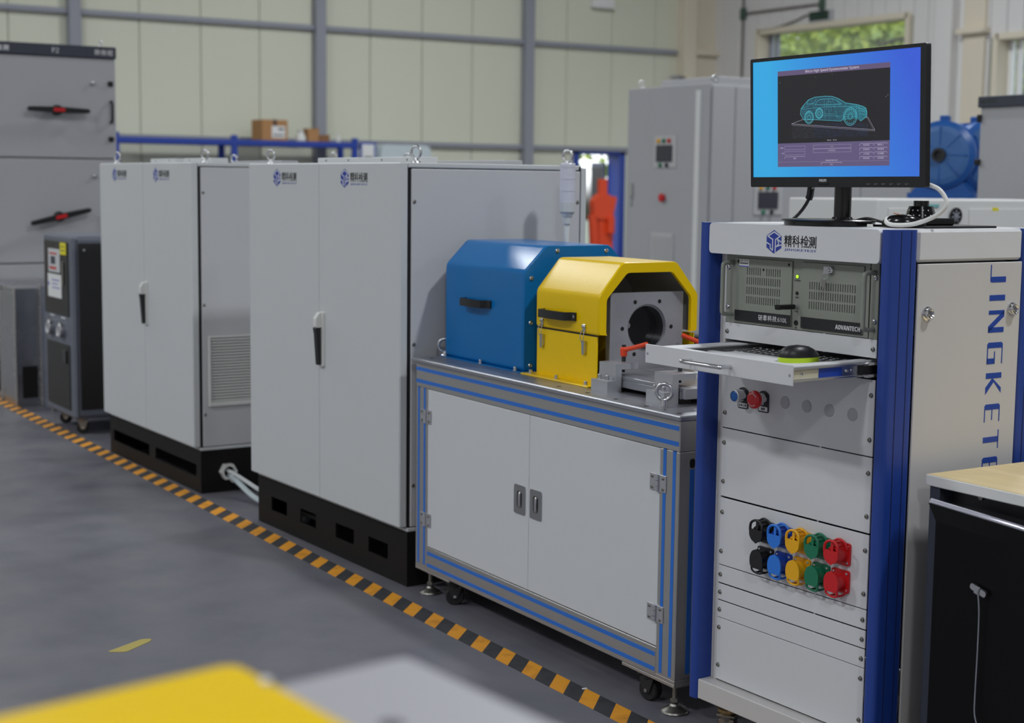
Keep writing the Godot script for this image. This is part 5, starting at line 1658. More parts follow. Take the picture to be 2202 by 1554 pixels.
func side_lettering(x: float) -> MB:
	# letters set sideways: each is drawn upright in (u, v), u to the right, v up, then turned so that its top points to the back
	var b := mb().at(Transform3D(Basis(Vector3(0, -1, 0), Vector3(0, 0, -1), Vector3(1, 0, 0)), Vector3(x, 0, -0.282)))
	var th := 0.0125
	var ln := 0.003
	var h := 0.052
	var y := -1.184
	var put := func(u0: float, u1: float, v0: float, v1: float) -> void: b.span(u0, u1, v0, v1, 0.0, 0.0006)
	for l in [["J", -1.184, 0.039], ["I", -1.117, 0.0125], ["N", -1.083, 0.049], ["G", -1.012, 0.048], ["K", -0.944, 0.046], ["E", -0.874, 0.04], ["T", -0.815, 0.042], ["E", -0.7545, 0.04], ["S", -0.695, 0.046], ["T", -0.63, 0.042]]:
		var u: float = l[1]
		var w: float = l[2]
		match l[0]:
			"J":
				put.call(u + w - th, u + w, 0.003, h)
				put.call(u, u + w - 0.002, 0.0, ln)
			"I":
				put.call(u, u + th, 0.0, h)
			"N":
				put.call(u, u + 0.009, 0.0, h)
				put.call(u + w - 0.0115, u + w, 0.0, h)
				b.prism(poly([u, h, u + 0.014, h, u + w, 0.0, u + w - 0.014, 0.0]), 0.0, 0.0006)
			"G":
				put.call(u, u + th, 0.003, h - 0.003)
				put.call(u + 0.003, u + w, h - ln, h)
				put.call(u + 0.003, u + w, 0.0, ln)
				put.call(u + w - th, u + w, 0.0, 0.027)
				put.call(u + w * 0.42, u + w, 0.024, 0.027)
			"K":
				put.call(u, u + th, 0.0, h)
				b.prism(poly([u + th - 0.001, 0.022, u + w - 0.012, h, u + w, h, u + th + 0.008, 0.027, u + w + 0.002, 0.0, u + w - 0.014, 0.0]), 0.0, 0.0006)
			"E":
				put.call(u, u + th, 0.003, h - 0.003)
				put.call(u + 0.003, u + w, h - ln, h)
				put.call(u + 0.003, u + w, 0.0, ln)
				put.call(u + 0.003, u + w * 0.9, h / 2 - 0.0015, h / 2 + 0.0015)
			"T":
				put.call(u + w / 2 - th / 2, u + w / 2 + th / 2, 0.0, h)
				put.call(u, u + w, h - ln, h)
			"S":
				put.call(u, u + w, h - ln, h)
				put.call(u, u + th, 0.024, h)
				put.call(u, u + w, 0.0245, 0.0275)
				put.call(u + w - th, u + w, 0.0, 0.0275)
				put.call(u, u + w, 0.0, ln)
	return b

func socket(rackn: Node3D, at: Vector3, body: Material, lid: Material, closed: bool) -> void:
	var b := mb().at(T(at))
	b.prism(rrect(-0.0265, 0.0265, -0.0255, 0.0255, 0.005, 3), 0.0, 0.005)
	b.at(T(at, Vector3(90, 0, 0)))
	b.lathe(PackedVector2Array([Vector2(0.0195, 0.005), Vector2(0.0185, 0.03), Vector2(0.0135, 0.03), Vector2(0.0135, 0.012), Vector2(0, 0.012)]), 24)
	b.at(T(at)).span(-0.009, 0.009, 0.017 if not closed else -0.021, 0.021 if not closed else -0.017, 0.005, 0.028, 0.001)
	var s := part("socket", b, body, rackn)
	var k := mb()
	for x in [-0.0195, 0.0195]:
		for y in [-0.0185, 0.0185]:
			bolt_head(k, at + Vector3(x, y, 0.005), Vector3(0, 0, 1), 0.0032, 0.0026)
	part("socket_screw", k, M.zinc, s)
	# hinged lid with a finger loop: the upper row hangs open, the lower row is shut
	var l := mb()
	var lidp := PackedVector2Array()
	if closed:
		lidp = rounded(poly([-0.0215, -0.012, -0.016, -0.0215, 0.016, -0.0215, 0.0215, -0.012, 0.0215, 0.006, 0.014, 0.0195, 0.004, 0.023, 0.0, 0.0255, -0.004, 0.023, -0.014, 0.0195, -0.0215, 0.006]), 0.007, 3)
		l.at(T(at)).prism(lidp, 0.0305, 0.034)
		l.at(T(at + Vector3(0, -0.021, 0.017), Vector3(0, 90, 0)))
		l.torus(Vector3.ZERO, Vector3(0.0, 0.0, 1.0), 0.0001, 0.0001, 4, 4)
		l.at(T(at))
		l.tube(smooth_path([Vector3(-0.017, -0.012, 0.031), Vector3(-0.017, -0.026, 0.03), Vector3(-0.008, -0.0325, 0.028), Vector3(0.008, -0.0325, 0.028), Vector3(0.017, -0.026, 0.03), Vector3(0.017, -0.012, 0.031)], 5), 0.0024, 7)
		l.tube(smooth_path([Vector3(-0.019, -0.016, 0.006), Vector3(-0.017, -0.028, 0.008), Vector3(0.0, -0.034, 0.009), Vector3(0.017, -0.028, 0.008), Vector3(0.019, -0.016, 0.006)], 5), 0.0024, 7)
		l.tube([Vector3(-0.0085, -0.0325, 0.028), Vector3(-0.0085, -0.033, 0.009)], 0.0022, 6)
		l.tube([Vector3(0.0085, -0.0325, 0.028), Vector3(0.0085, -0.033, 0.009)], 0.0022, 6)
	else:
		lidp = rounded(poly([-0.0225, 0.006, -0.021, -0.012, -0.012, -0.0215, -0.004, -0.0235, 0.0, -0.0275, 0.004, -0.0235, 0.012, -0.0215, 0.021, -0.012, 0.0225, 0.006]), 0.006, 3)
		l.at(T(at + Vector3(0, 0.004, 0.0))).prism(lidp, 0.034, 0.0375)
		l.at(T(at))
		l.tube(smooth_path([Vector3(-0.0205, 0.006, 0.0355), Vector3(-0.0185, 0.022, 0.0355), Vector3(-0.008, 0.0305, 0.0345), Vector3(0.008, 0.0305, 0.0345), Vector3(0.0185, 0.022, 0.0355), Vector3(0.0205, 0.006, 0.0355)], 5), 0.0032, 7)
		l.tube(smooth_path([Vector3(-0.021, 0.012, 0.007), Vector3(-0.016, 0.026, 0.009), Vector3(0.0, 0.0325, 0.01), Vector3(0.016, 0.026, 0.009), Vector3(0.021, 0.012, 0.007)], 5), 0.003, 7)
		l.at(T(at)).span(-0.0095, -0.0045, 0.0285, 0.0315, 0.01, 0.034, 0.001).span(0.0045, 0.0095, 0.0285, 0.0315, 0.01, 0.034, 0.001)
		l.at(T(at)).span(-0.004, 0.004, -0.002, 0.03, 0.032, 0.034, 0.001)
	part("socket_lid", l, lid, s)

func computer() -> void:
	var at := RACK_AT + Quaternion(Vector3.UP, deg_to_rad(RACK_YAW)) * Vector3(0, 1.026, 0)
	var c := thing("industrial_computer", "grey green rack computer with slotted front and two bow handles", "computer", at, RACK_YAW)
	var y0 := 0.0
	var y1 := 0.1635
	part("case", mb().span(0.0, 0.465, 0.002, y1, -0.42, -0.012), M.chassis_dark, c)
	part("ear", mb().span(-0.0085, 0.0205, y0, y1, -0.003, 0.0, 0.0008), M.chassis, c)
	part("ear", mb().span(0.4505, 0.474, y0, y1, -0.003, 0.0, 0.0008), M.chassis, c)
	part("front_frame", mb().span(0.021, 0.449, y0 + 0.001, y1, -0.012, 0.001, 0.001), M.chassis, c)
	var vents := [[0.029, 0.216, 0.069, 0.1775, 4, [0.117, 0.0945, 0.0718, 0.0495], 16], [0.249, 0.4345, 0.274, 0.4105, 3, [0.0955, 0.0735, 0.0515], 20]]
	for k in 2:
		var v: Array = vents[k]
		var b := mb()
		var slots := []
		var pitch := (v[3] - v[2]) / float(v[6] - 1) as float
		for i in v[6]:
			slots.append([v[2] + i * pitch - 0.0014, v[2] + i * pitch + 0.0014])
		var rows: Array = v[5]
		var top := 0.1545
		var y := 0.0075
		for i in range(rows.size() - 1, -1, -1):
			var hs := slots
			if k == 0 and i == 0:      # a screw hole interrupts the first row
				hs = slots.slice(0, 7) + slots.slice(9)
			var nexty: float = rows[i] + 0.0172 + 0.002 if i > 0 else top
			b.holed(v[0], v[1], y, nexty, 0.0012, 0.0045, hs, rows[i], rows[i] + 0.0172)
			y = nexty
		var d := part("front_door", b, M.chassis, c)
		part("vent_backing", mb().span(v[2] - 0.006, v[3] + 0.006, rows[rows.size() - 1] - 0.004, rows[0] + 0.02, 0.001, 0.0014), M.dark_inside, d)
		part("name_strip", mb().span(v[0], v[1], 0.0075, 0.0325, 0.0045, 0.0052), M.strip_black, d)
		part("door_gap", mb().span(v[0] - 0.0008, v[1] + 0.0008, 0.0065, 0.1553, 0.001, 0.00115), M.gap_dark, d)
		if k == 0:
			var hol := mb()
			for p in [[0.037, 0.147], [0.206, 0.147], [0.123, 0.131]]:
				hol.disc(Vector3(p[0], p[1], 0.0047), Vector3(0, 0, 1), 0.0033, 12)
			part("screw_hole", hol, M.dark_inside, d)
			var st := part("serial_sticker", mb().span(0.041, 0.0735, 0.1355, 0.152, 0.0045, 0.0049), M.paper, d)
			var sp := mb().span(0.043, 0.054, 0.1492, 0.1502, 0.0049, 0.0051).span(0.057, 0.07, 0.1492, 0.1502, 0.0049, 0.0051).span(0.043, 0.05, 0.1465, 0.1472, 0.0049, 0.0051)
			for i in 18:
				sp.span(0.044 + i * 0.0015, 0.0447 + i * 0.0015, 0.1408, 0.1445, 0.0049, 0.0051)
			part("sticker_print", sp, M.black_print, d)
			part("sticker_band", mb().span(0.041, 0.0735, 0.1355, 0.1375, 0.0049, 0.0051), M.paper_blue, d)
			var g := mb()
			var i := 0
			for key in ["yan", "hua", "ke", "ji"]:
				glyph_strokes(g, key, 0.111 + i * 0.0158, 0.0135, 0.0135, 0.0135, 0.0052, 0.0011)
				i += 1
			part("characters", g, M.white_print, d)
			lettering("lettering", "610L", 0.0095, M.white_print, d, Vector3(0.1905, 0.0195, 0.0052), Basis.IDENTITY, false, 0.03)
		else:
			lettering("lettering", "ADVANTECH", 0.0098, M.white_print, d, Vector3(0.3935, 0.0185, 0.0052), Basis.IDENTITY, true, 0.073)
			var lk := mb().at(T(Vector3(0.338, 0.1415, 0.0045), Vector3(90, 0, 0)))
			lk.lathe(PackedVector2Array([Vector2(0.0095, 0), Vector2(0.0095, 0.006), Vector2(0.008, 0.008), Vector2(0.0055, 0.008), Vector2(0.0055, 0.0065), Vector2(0, 0.0065)]), 20)
			part("door_lock", lk, M.chrome, d)
			part("keyhole", mb().at(T(Vector3(0.338, 0.1415, 0.0112))).stroke(Vector2(0, -0.003), Vector2(0, 0.003), 0.002, 0.0, 0.0004), M.dark_inside, d)
	# lamps, port and switch between the doors
	part("power_lamp", mb().at(T(Vector3(0.2315, 0.1215, 0.001), Vector3(90, 0, 0))).lathe(PackedVector2Array([Vector2(0.0042, 0), Vector2(0.004, 0.002), Vector2(0.0022, 0.0035), Vector2(0, 0.004)]), 14), M.led, c, "lit yellow green lamp")
	part("lamp_ring", mb().torus(Vector3(0.2315, 0.1215, 0.0015), Vector3(0, 0, 1), 0.0046, 0.0009, 18, 6), M.chassis_dark, c)
	part("disk_lamp", mb().at(T(Vector3(0.2315, 0.084, 0.001), Vector3(90, 0, 0))).lathe(PackedVector2Array([Vector2(0.0042, 0), Vector2(0.004, 0.002), Vector2(0, 0.003)]), 14), M.black_gloss, c)
	lettering("lettering", "POWER", 0.0042, M.grey_print, c, Vector3(0.2315, 0.1125, 0.001), Basis.IDENTITY, false, 0.0)
	lettering("lettering", "HDD", 0.0042, M.grey_print, c, Vector3(0.2315, 0.0745, 0.001))
	part("usb_port", mb().span(0.224, 0.239, 0.05, 0.058, 0.001, 0.003, 0.0008), M.zinc, c)
	var us := mb().at(T(Vector3(0.2315, 0.0425, 0.0)))
	us.stroke(Vector2(-0.005, 0), Vector2(0.005, 0), 0.0006, 0.001, 0.0014).stroke(Vector2(-0.002, 0), Vector2(0.001, 0.0022), 0.0006, 0.001, 0.0014).stroke(Vector2(0, 0), Vector2(0.003, -0.002), 0.0006, 0.001, 0.0014)
	us.disc(Vector3(-0.005, 0, 0.0014), Vector3(0, 0, 1), 0.0012, 10)
	part("usb_mark", us, M.black_print, c)
	var kb := mb().at(T(Vector3(0.2315, 0.0168, 0.001), Vector3(90, 0, 0))).lathe(PackedVector2Array([Vector2(0.006, 0), Vector2(0.006, 0.0015), Vector2(0.0045, 0.0015), Vector2(0.0045, 0.0002), Vector2(0, 0.0002)]), 18)
	part("keyboard_port", kb, M.black_gloss, c)
	lettering("lettering", "KB", 0.0035, M.grey_print, c, Vector3(0.2315, 0.0055, 0.001))
	# bow handles
	for x in [0.0155, 0.4635]:
		var h := mb()
		h.tube(smooth_path([Vector3(x, 0.143, 0.0), Vector3(x, 0.143, 0.02), Vector3(x, 0.1405, 0.029), Vector3(x, 0.133, 0.033), Vector3(x, 0.08, 0.033), Vector3(x, 0.031, 0.033), Vector3(x, 0.0235, 0.029), Vector3(x, 0.021, 0.02), Vector3(x, 0.021, 0.0)], 4), 0.0052, 10)
		part("handle", h, M.chassis, c)
		for y in [0.132, 0.038]:
			var sb := mb()
			bolt_head(sb, Vector3(0.0 if x < 0.2 else 0.4665, y, 0.0), Vector3(0, 0, 1), 0.0058, 0.004)
			part("ear_bolt", sb, M.zinc, c)
	part("ear_gap", mb().span(0.4494, 0.4502, 0.012, 0.152, -0.001, 0.0013), M.gap_dark, c)
	# usb stick sticking out of the port, keys hanging from the lock
	var s := thing("usb_stick", "black usb stick plugged into the rack computer", "usb stick", at, RACK_YAW)
	part("plug", mb().span(0.2255, 0.2375, 0.0515, 0.0565, 0.003, 0.012), M.zinc, s)
	part("body", mb().span(0.2225, 0.2405, 0.0485, 0.0595, 0.012, 0.062, 0.002), M.black_gloss, s)
	var k := thing("key", "small steel keys hanging from the rack computer's lock", "key", at, RACK_YAW)
	part("bow", mb().at(T(Vector3(0.3375, 0.1415, 0.0125), Vector3(0, 50, 0))).span(-0.011, 0.0, -0.0085, 0.0085, 0.0, 0.0016, 0.0005).cyl(Vector3(0, 0, -0.001), Vector3(0, 0, 0.004), 0.003, -1, 8), M.zinc, k)
	part("ring", mb().torus(Vector3(0.3315, 0.1285, 0.0165), Vector3(0.7, 0, 0.7), 0.0065, 0.0007, 18, 5), M.zinc, k)
	var kk := mb().at(T(Vector3(0.3285, 0.121, 0.0165), Vector3(0, 20, -3)))
	kk.prism(rounded(poly([-0.0055, 0.0, 0.0055, 0.0, 0.005, -0.014, 0.002, -0.019, -0.002, -0.019, -0.005, -0.014]), 0.002, 2), 0.0, 0.0016)
	kk.prism(poly([-0.0016, -0.018, 0.0016, -0.018, 0.0018, -0.024, 0.001, -0.026, 0.0018, -0.029, 0.0, -0.036, -0.0016, -0.034]), 0.0002, 0.0014)
	part("hanging_key", kk, M.steel_dull, k)

func drawer(rackn: Node3D) -> void:
	var at := RACK_AT + Quaternion(Vector3.UP, deg_to_rad(RACK_YAW)) * Vector3(0, 0.94, 0)
	var zf := 0.243
	var fp := part("keyboard_drawer", mb().span(-0.0085, 0.474, 0.001, 0.0445, zf - 0.003, zf, 0.0008), M.rack_grey, rackn, "pulled out keyboard drawer")
	fp.position.y = 0.94
	part("handle", mb().tube(smooth_path([Vector3(0.155, 0.022, zf), Vector3(0.155, 0.0222, zf + 0.024), Vector3(0.16, 0.0222, zf + 0.03), Vector3(0.22, 0.0222, zf + 0.031), Vector3(0.278, 0.0222, zf + 0.03), Vector3(0.284, 0.0222, zf + 0.024), Vector3(0.284, 0.022, zf)], 5), 0.0048, 10), M.chrome, fp)
	var ho := mb()
	for x in [0.0, 0.465]:
		ho.disc(Vector3(x, 0.0225, zf + 0.0003), Vector3(0, 0, 1), 0.0034, 14)
	part("screw_hole", ho, M.girt, fp)
	# tray with a raised rim, a palm shelf and a well for the keyboard
	var t := mb()
	t.span(0.02, 0.452, 0.006, 0.012, -0.17, zf - 0.003)
	t.span(0.02, 0.03, 0.012, 0.04, -0.17, zf - 0.003, 0.001)
	t.span(0.442, 0.452, 0.012, 0.04, -0.17, zf - 0.003, 0.001)
	t.span(0.015, 0.066, 0.036, 0.04, -0.17, zf - 0.003, 0.001)
	t.span(0.425, 0.455, 0.036, 0.04, -0.17, zf - 0.003, 0.001)
	t.span(0.066, 0.425, 0.036, 0.04, 0.198, zf - 0.003, 0.001)
	t.span(0.15, 0.425, 0.031, 0.036, 0.105, 0.198, 0.001)
	t.span(0.066, 0.15, 0.022, 0.026, 0.12, 0.198, 0.001)
	t.span(0.066, 0.425, 0.02, 0.03, 0.102, 0.12, 0.001)
	t.span(0.03, 0.442, 0.012, 0.02, -0.17, 0.105)
	part("tray", t, M.rack_grey, fp)
	for s in [-1.0, 1.0]:
		var x := 0.452 if s > 0 else 0.02
		var rl := mb().span(x - 0.001 if s > 0 else x - 0.008, x + 0.008 if s > 0 else x + 0.001, 0.006, 0.011, -0.16, zf - 0.014, 0.001)
		rl.span(x, x + s * 0.003, 0.006, 0.036, -0.16, zf - 0.012, 0.001)
		rl.span(x - 0.001 if s > 0 else x - 0.008, x + 0.008 if s > 0 else x + 0.001, 0.031, 0.036, -0.02, zf - 0.012, 0.001)
		var r := part("slide_rail", rl, M.zinc, fp)
		if s > 0:
			var xo := x + 0.003
			part("pale_sticker", mb().span(xo, xo + 0.0005, 0.0115, 0.031, 0.152, 0.222), mat(rgb(206, 200, 176), 0.5), fp)
			part("blue_sticker", mb().span(xo, xo + 0.0005, 0.0115, 0.031, 0.082, 0.15), M.blue, fp)
			var sc := mb()
			for z in [0.2, 0.068, 0.052]:
				bolt_head(sc, Vector3(xo, 0.021, z), Vector3(1, 0, 0), 0.0042, 0.002)
			part("slide_screw", sc, M.chrome, fp)
			part("bearing_cage", mb().span(x + 0.002, x + 0.01, 0.011, 0.031, -0.02, 0.03, 0.001), M.black_plastic, fp)
			var br := mb()
			br.span(x + 0.002, x + 0.016, 0.004, 0.012, -0.03, 0.015, 0.001).span(x + 0.002, x + 0.016, 0.03, 0.038, -0.03, 0.015, 0.001)
			part("slide_bracket", br, M.chrome, fp)
	# keyboard
	var k := thing("keyboard", "black keyboard lying in the pulled out drawer", "keyboard", at, RACK_YAW)
	part("case", mb().span(0.085, 0.412, 0.02, 0.0265, -0.05, 0.098, 0.002), M.black_plastic, k)
	var rows := 6
	for r in rows:
		var z := 0.086 - r * 0.0205
		var x: float = 0.09 + [0.0, 0.002, 0.001, 0.0, 0.0, 0.0][r]
		var widths: Array = [[1.3, 1.1, 1.2, 5.6, 1.2, 1.1, 1.2, 1, 1, 1, 1.1], [2.2, 1, 1, 1, 1, 1, 1, 1, 1, 1, 1, 2.2, 1.2], [1.7, 1, 1, 1, 1, 1, 1, 1, 1, 1, 1, 1, 2.0], [1.4, 1, 1, 1, 1, 1, 1, 1, 1, 1, 1, 1, 1, 1.4], [1, 1, 1, 1, 1, 1, 1, 1, 1, 1, 1, 1, 1, 1.9], [1, 0.95, 0.95, 0.95, 0.95, 0.95, 0.95, 0.95, 0.95, 0.95, 0.95, 0.95, 0.95, 0.95, 1.2]][r]
		var total := 0.0
		for w in widths: total += w
		for w in widths:
			var kw: float = 0.316 * w / total
			var key := mb().at(T(Vector3(x + kw / 2, 0.0265, z)))
			var hw := kw / 2 - 0.0012
			key.at(T(Vector3(x + kw / 2, 0.0265, z), Vector3(-90, 0, 0)))
			key.sides(poly([-hw, -0.0085, hw, -0.0085, hw, 0.0085, -hw, 0.0085]), 0.0, poly([-hw + 0.0018, -0.0065, hw - 0.0018, -0.0065, hw - 0.0018, 0.0072, -hw + 0.0018, 0.0072]), 0.0065)
			key.prism(poly([-hw + 0.0018, -0.0065, hw - 0.0018, -0.0065, hw - 0.0018, 0.0072, -hw + 0.0018, 0.0072]), 0.006, 0.0065, 0.8, false, true)
			part("key_cap", key, M.black_plastic, k)
			if w < 1.3:
				part("key_print", mb().span(x + kw * 0.35, x + kw * 0.62, 0.033, 0.0334, z - 0.003, z + 0.002), M.white_print, k)
			x += kw
	# mouse
	var mo := thing("mouse", "black computer mouse with a lime green underside on the drawer", "computer mouse", at + Quaternion(Vector3.UP, deg_to_rad(RACK_YAW)) * Vector3(0.372, 0.036, 0.128), RACK_YAW - 8.0)
	part("base", mouse_shell(0.0, 0.0105, 1.0, 1.03, 0.0), M.lime, mo, "lime green underside")
	part("shell", mouse_shell(0.0105, 0.0365, 1.03, 0.0, 1.0), M.black_plastic, mo)
	part("wheel", mb().cyl(Vector3(-0.003, 0.0265, -0.022), Vector3(0.003, 0.0265, -0.022), 0.006, -1, 14), M.rubber, mo)

func mouse_shell(y0: float, y1: float, k0: float, k1: float, dome: float) -> MB:
	var b := mb()
	var rows := 10 if dome > 0 else 2
	var seg := 32
	var ring := func(t: float) -> Array:
		var o := []
		var k: float = lerpf(k0, k1, t) if dome == 0.0 else k0 * sqrt(maxf(0.0, 1.0 - t * t))
		for i in seg:
			var a := TAU * i / seg
			var px := pow(absf(cos(a)), 0.85) * signf(cos(a)) * 0.029 * k
			var pz := sin(a) * 0.0475 * k
			var y := lerpf(y0, y1, t)
			o.append(Vector3(px, y, pz + 0.006 * t * dome))
		return o
	for r in rows:
		var lo: Array = ring.call(float(r) / rows)
		var hi: Array = ring.call(float(r + 1) / rows)
		for i in seg:
			var j := (i + 1) % seg
			var c := Vector3(0, (y0 + y1) * 0.3, 0)
			var base := b.v.size()
			for p in [lo[i], lo[j], hi[j], hi[i]]:
				var pv: Vector3 = p
				b.put(pv, Vector3(pv.x / 0.0009, (pv.y - y0) * dome * 900.0, pv.z / 0.0022) if dome > 0 else Vector3(pv.x / 0.0009, -200.0 * 0.01, pv.z / 0.0022))
			# counter-clockwise seen from outside is hi -> lo here
			b.ix.append_array(PackedInt32Array([base, base + 1, base + 2, base, base + 2, base + 3]))
	return b

# ------------------------------------------------------------------ picture on the monitor
func px_line(im: Image, a: Vector2, b: Vector2, w: float, c: Color, k := 1.0) -> void:
	var lo := Vector2(minf(a.x, b.x), minf(a.y, b.y)) - Vector2.ONE * (w + 1)
	var hi := Vector2(maxf(a.x, b.x), maxf(a.y, b.y)) + Vector2.ONE * (w + 1)
	for y in range(maxi(0, int(lo.y)), mini(im.get_height() - 1, int(hi.y)) + 1):
		for x in range(maxi(0, int(lo.x)), mini(im.get_width() - 1, int(hi.x)) + 1):
			var p := Vector2(x + 0.5, y + 0.5)
			var q := Geometry2D.get_closest_point_to_segment(p, a, b)
			var t := clampf(w * 0.5 + 0.5 - p.distance_to(q), 0.0, 1.0) * k
			if t > 0.0:
				im.set_pixel(x, y, im.get_pixel(x, y).lerp(c, t))

func px_path(im: Image, pts: Array, w: float, c: Color, k := 1.0) -> void:
	for i in range(0, pts.size() - 2, 2):
		px_line(im, Vector2(pts[i], pts[i + 1]), Vector2(pts[i + 2], pts[i + 3]), w, c, k)

func px_ellipse(im: Image, c: Vector2, r: Vector2, w: float, col: Color, from := 0.0, to := TAU) -> void:
	var n := 28
	for i in n:
		var a := lerpf(from, to, float(i) / n)
		var b := lerpf(from, to, float(i + 1) / n)
		px_line(im, c + Vector2(cos(a), sin(a)) * r, c + Vector2(cos(b), sin(b)) * r, w, col)

func px_text(im: Image, s: String, x: float, y: float, height: float, c: Color, width := 0.0) -> void:   # centred on x, y
	var t := text_mesh(s)
	var arr := t.get_mesh_arrays()
	var vs: PackedVector3Array = arr[Mesh.ARRAY_VERTEX]
	var ns: PackedVector3Array = arr[Mesh.ARRAY_NORMAL]
	var box := t.get_aabb()
	var ky := height / text_mesh("H").get_aabb().size.y
	var kx := width / box.size.x if width > 0.0 else ky
	var mid := box.get_center()
	var idx: PackedInt32Array = arr[Mesh.ARRAY_INDEX] if arr[Mesh.ARRAY_INDEX] != null else PackedInt32Array()
	var count := idx.size() if idx.size() else vs.size()
	var cover := {}
	for i in range(0, count, 3):
		var p: Array[Vector2] = []
		var front := true
		for j in 3:
			var m := idx[i + j] if idx.size() else i + j
			if ns[m].z < 0.5:
				front = false
			p.append(Vector2(x + (vs[m].x - mid.x) * kx, y - (vs[m].y - mid.y) * ky))
		if not front:
			continue
		var lo := p[0].min(p[1]).min(p[2])
		var hi := p[0].max(p[1]).max(p[2])
		for sy in range(int(floor(lo.y * 3)), int(ceil(hi.y * 3)) + 1):
			for sx in range(int(floor(lo.x * 3)), int(ceil(hi.x * 3)) + 1):
				if Geometry2D.point_is_inside_triangle(Vector2((sx + 0.5) / 3.0, (sy + 0.5) / 3.0), p[0], p[1], p[2]):
					cover[Vector2i(sx, sy)] = true
	var sum := {}
	for k in cover:
		var q := Vector2i(floori(k.x / 3.0), floori(k.y / 3.0))
		sum[q] = sum.get(q, 0) + 1
	for q in sum:
		if q.x >= 0 and q.y >= 0 and q.x < im.get_width() and q.y < im.get_height():
			im.set_pixel(q.x, q.y, im.get_pixel(q.x, q.y).lerp(c, minf(1.0, sum[q] / 9.0)))

func px_glyphs(im: Image, keys: Array, x: float, y: float, size: float, c: Color) -> void:
	var x0 := x - keys.size() * size * 0.5
	for key in keys:
		var g: Array = GLYPH[key]
		for i in range(0, g.size(), 4):
			px_line(im, Vector2(x0 + g[i] * size * 0.0092, y + size * 0.46 - g[i + 1] * size * 0.0092), Vector2(x0 + g[i + 2] * size * 0.0092, y + size * 0.46 - g[i + 3] * size * 0.0092), 0.8, c, 0.8)
		x0 += size

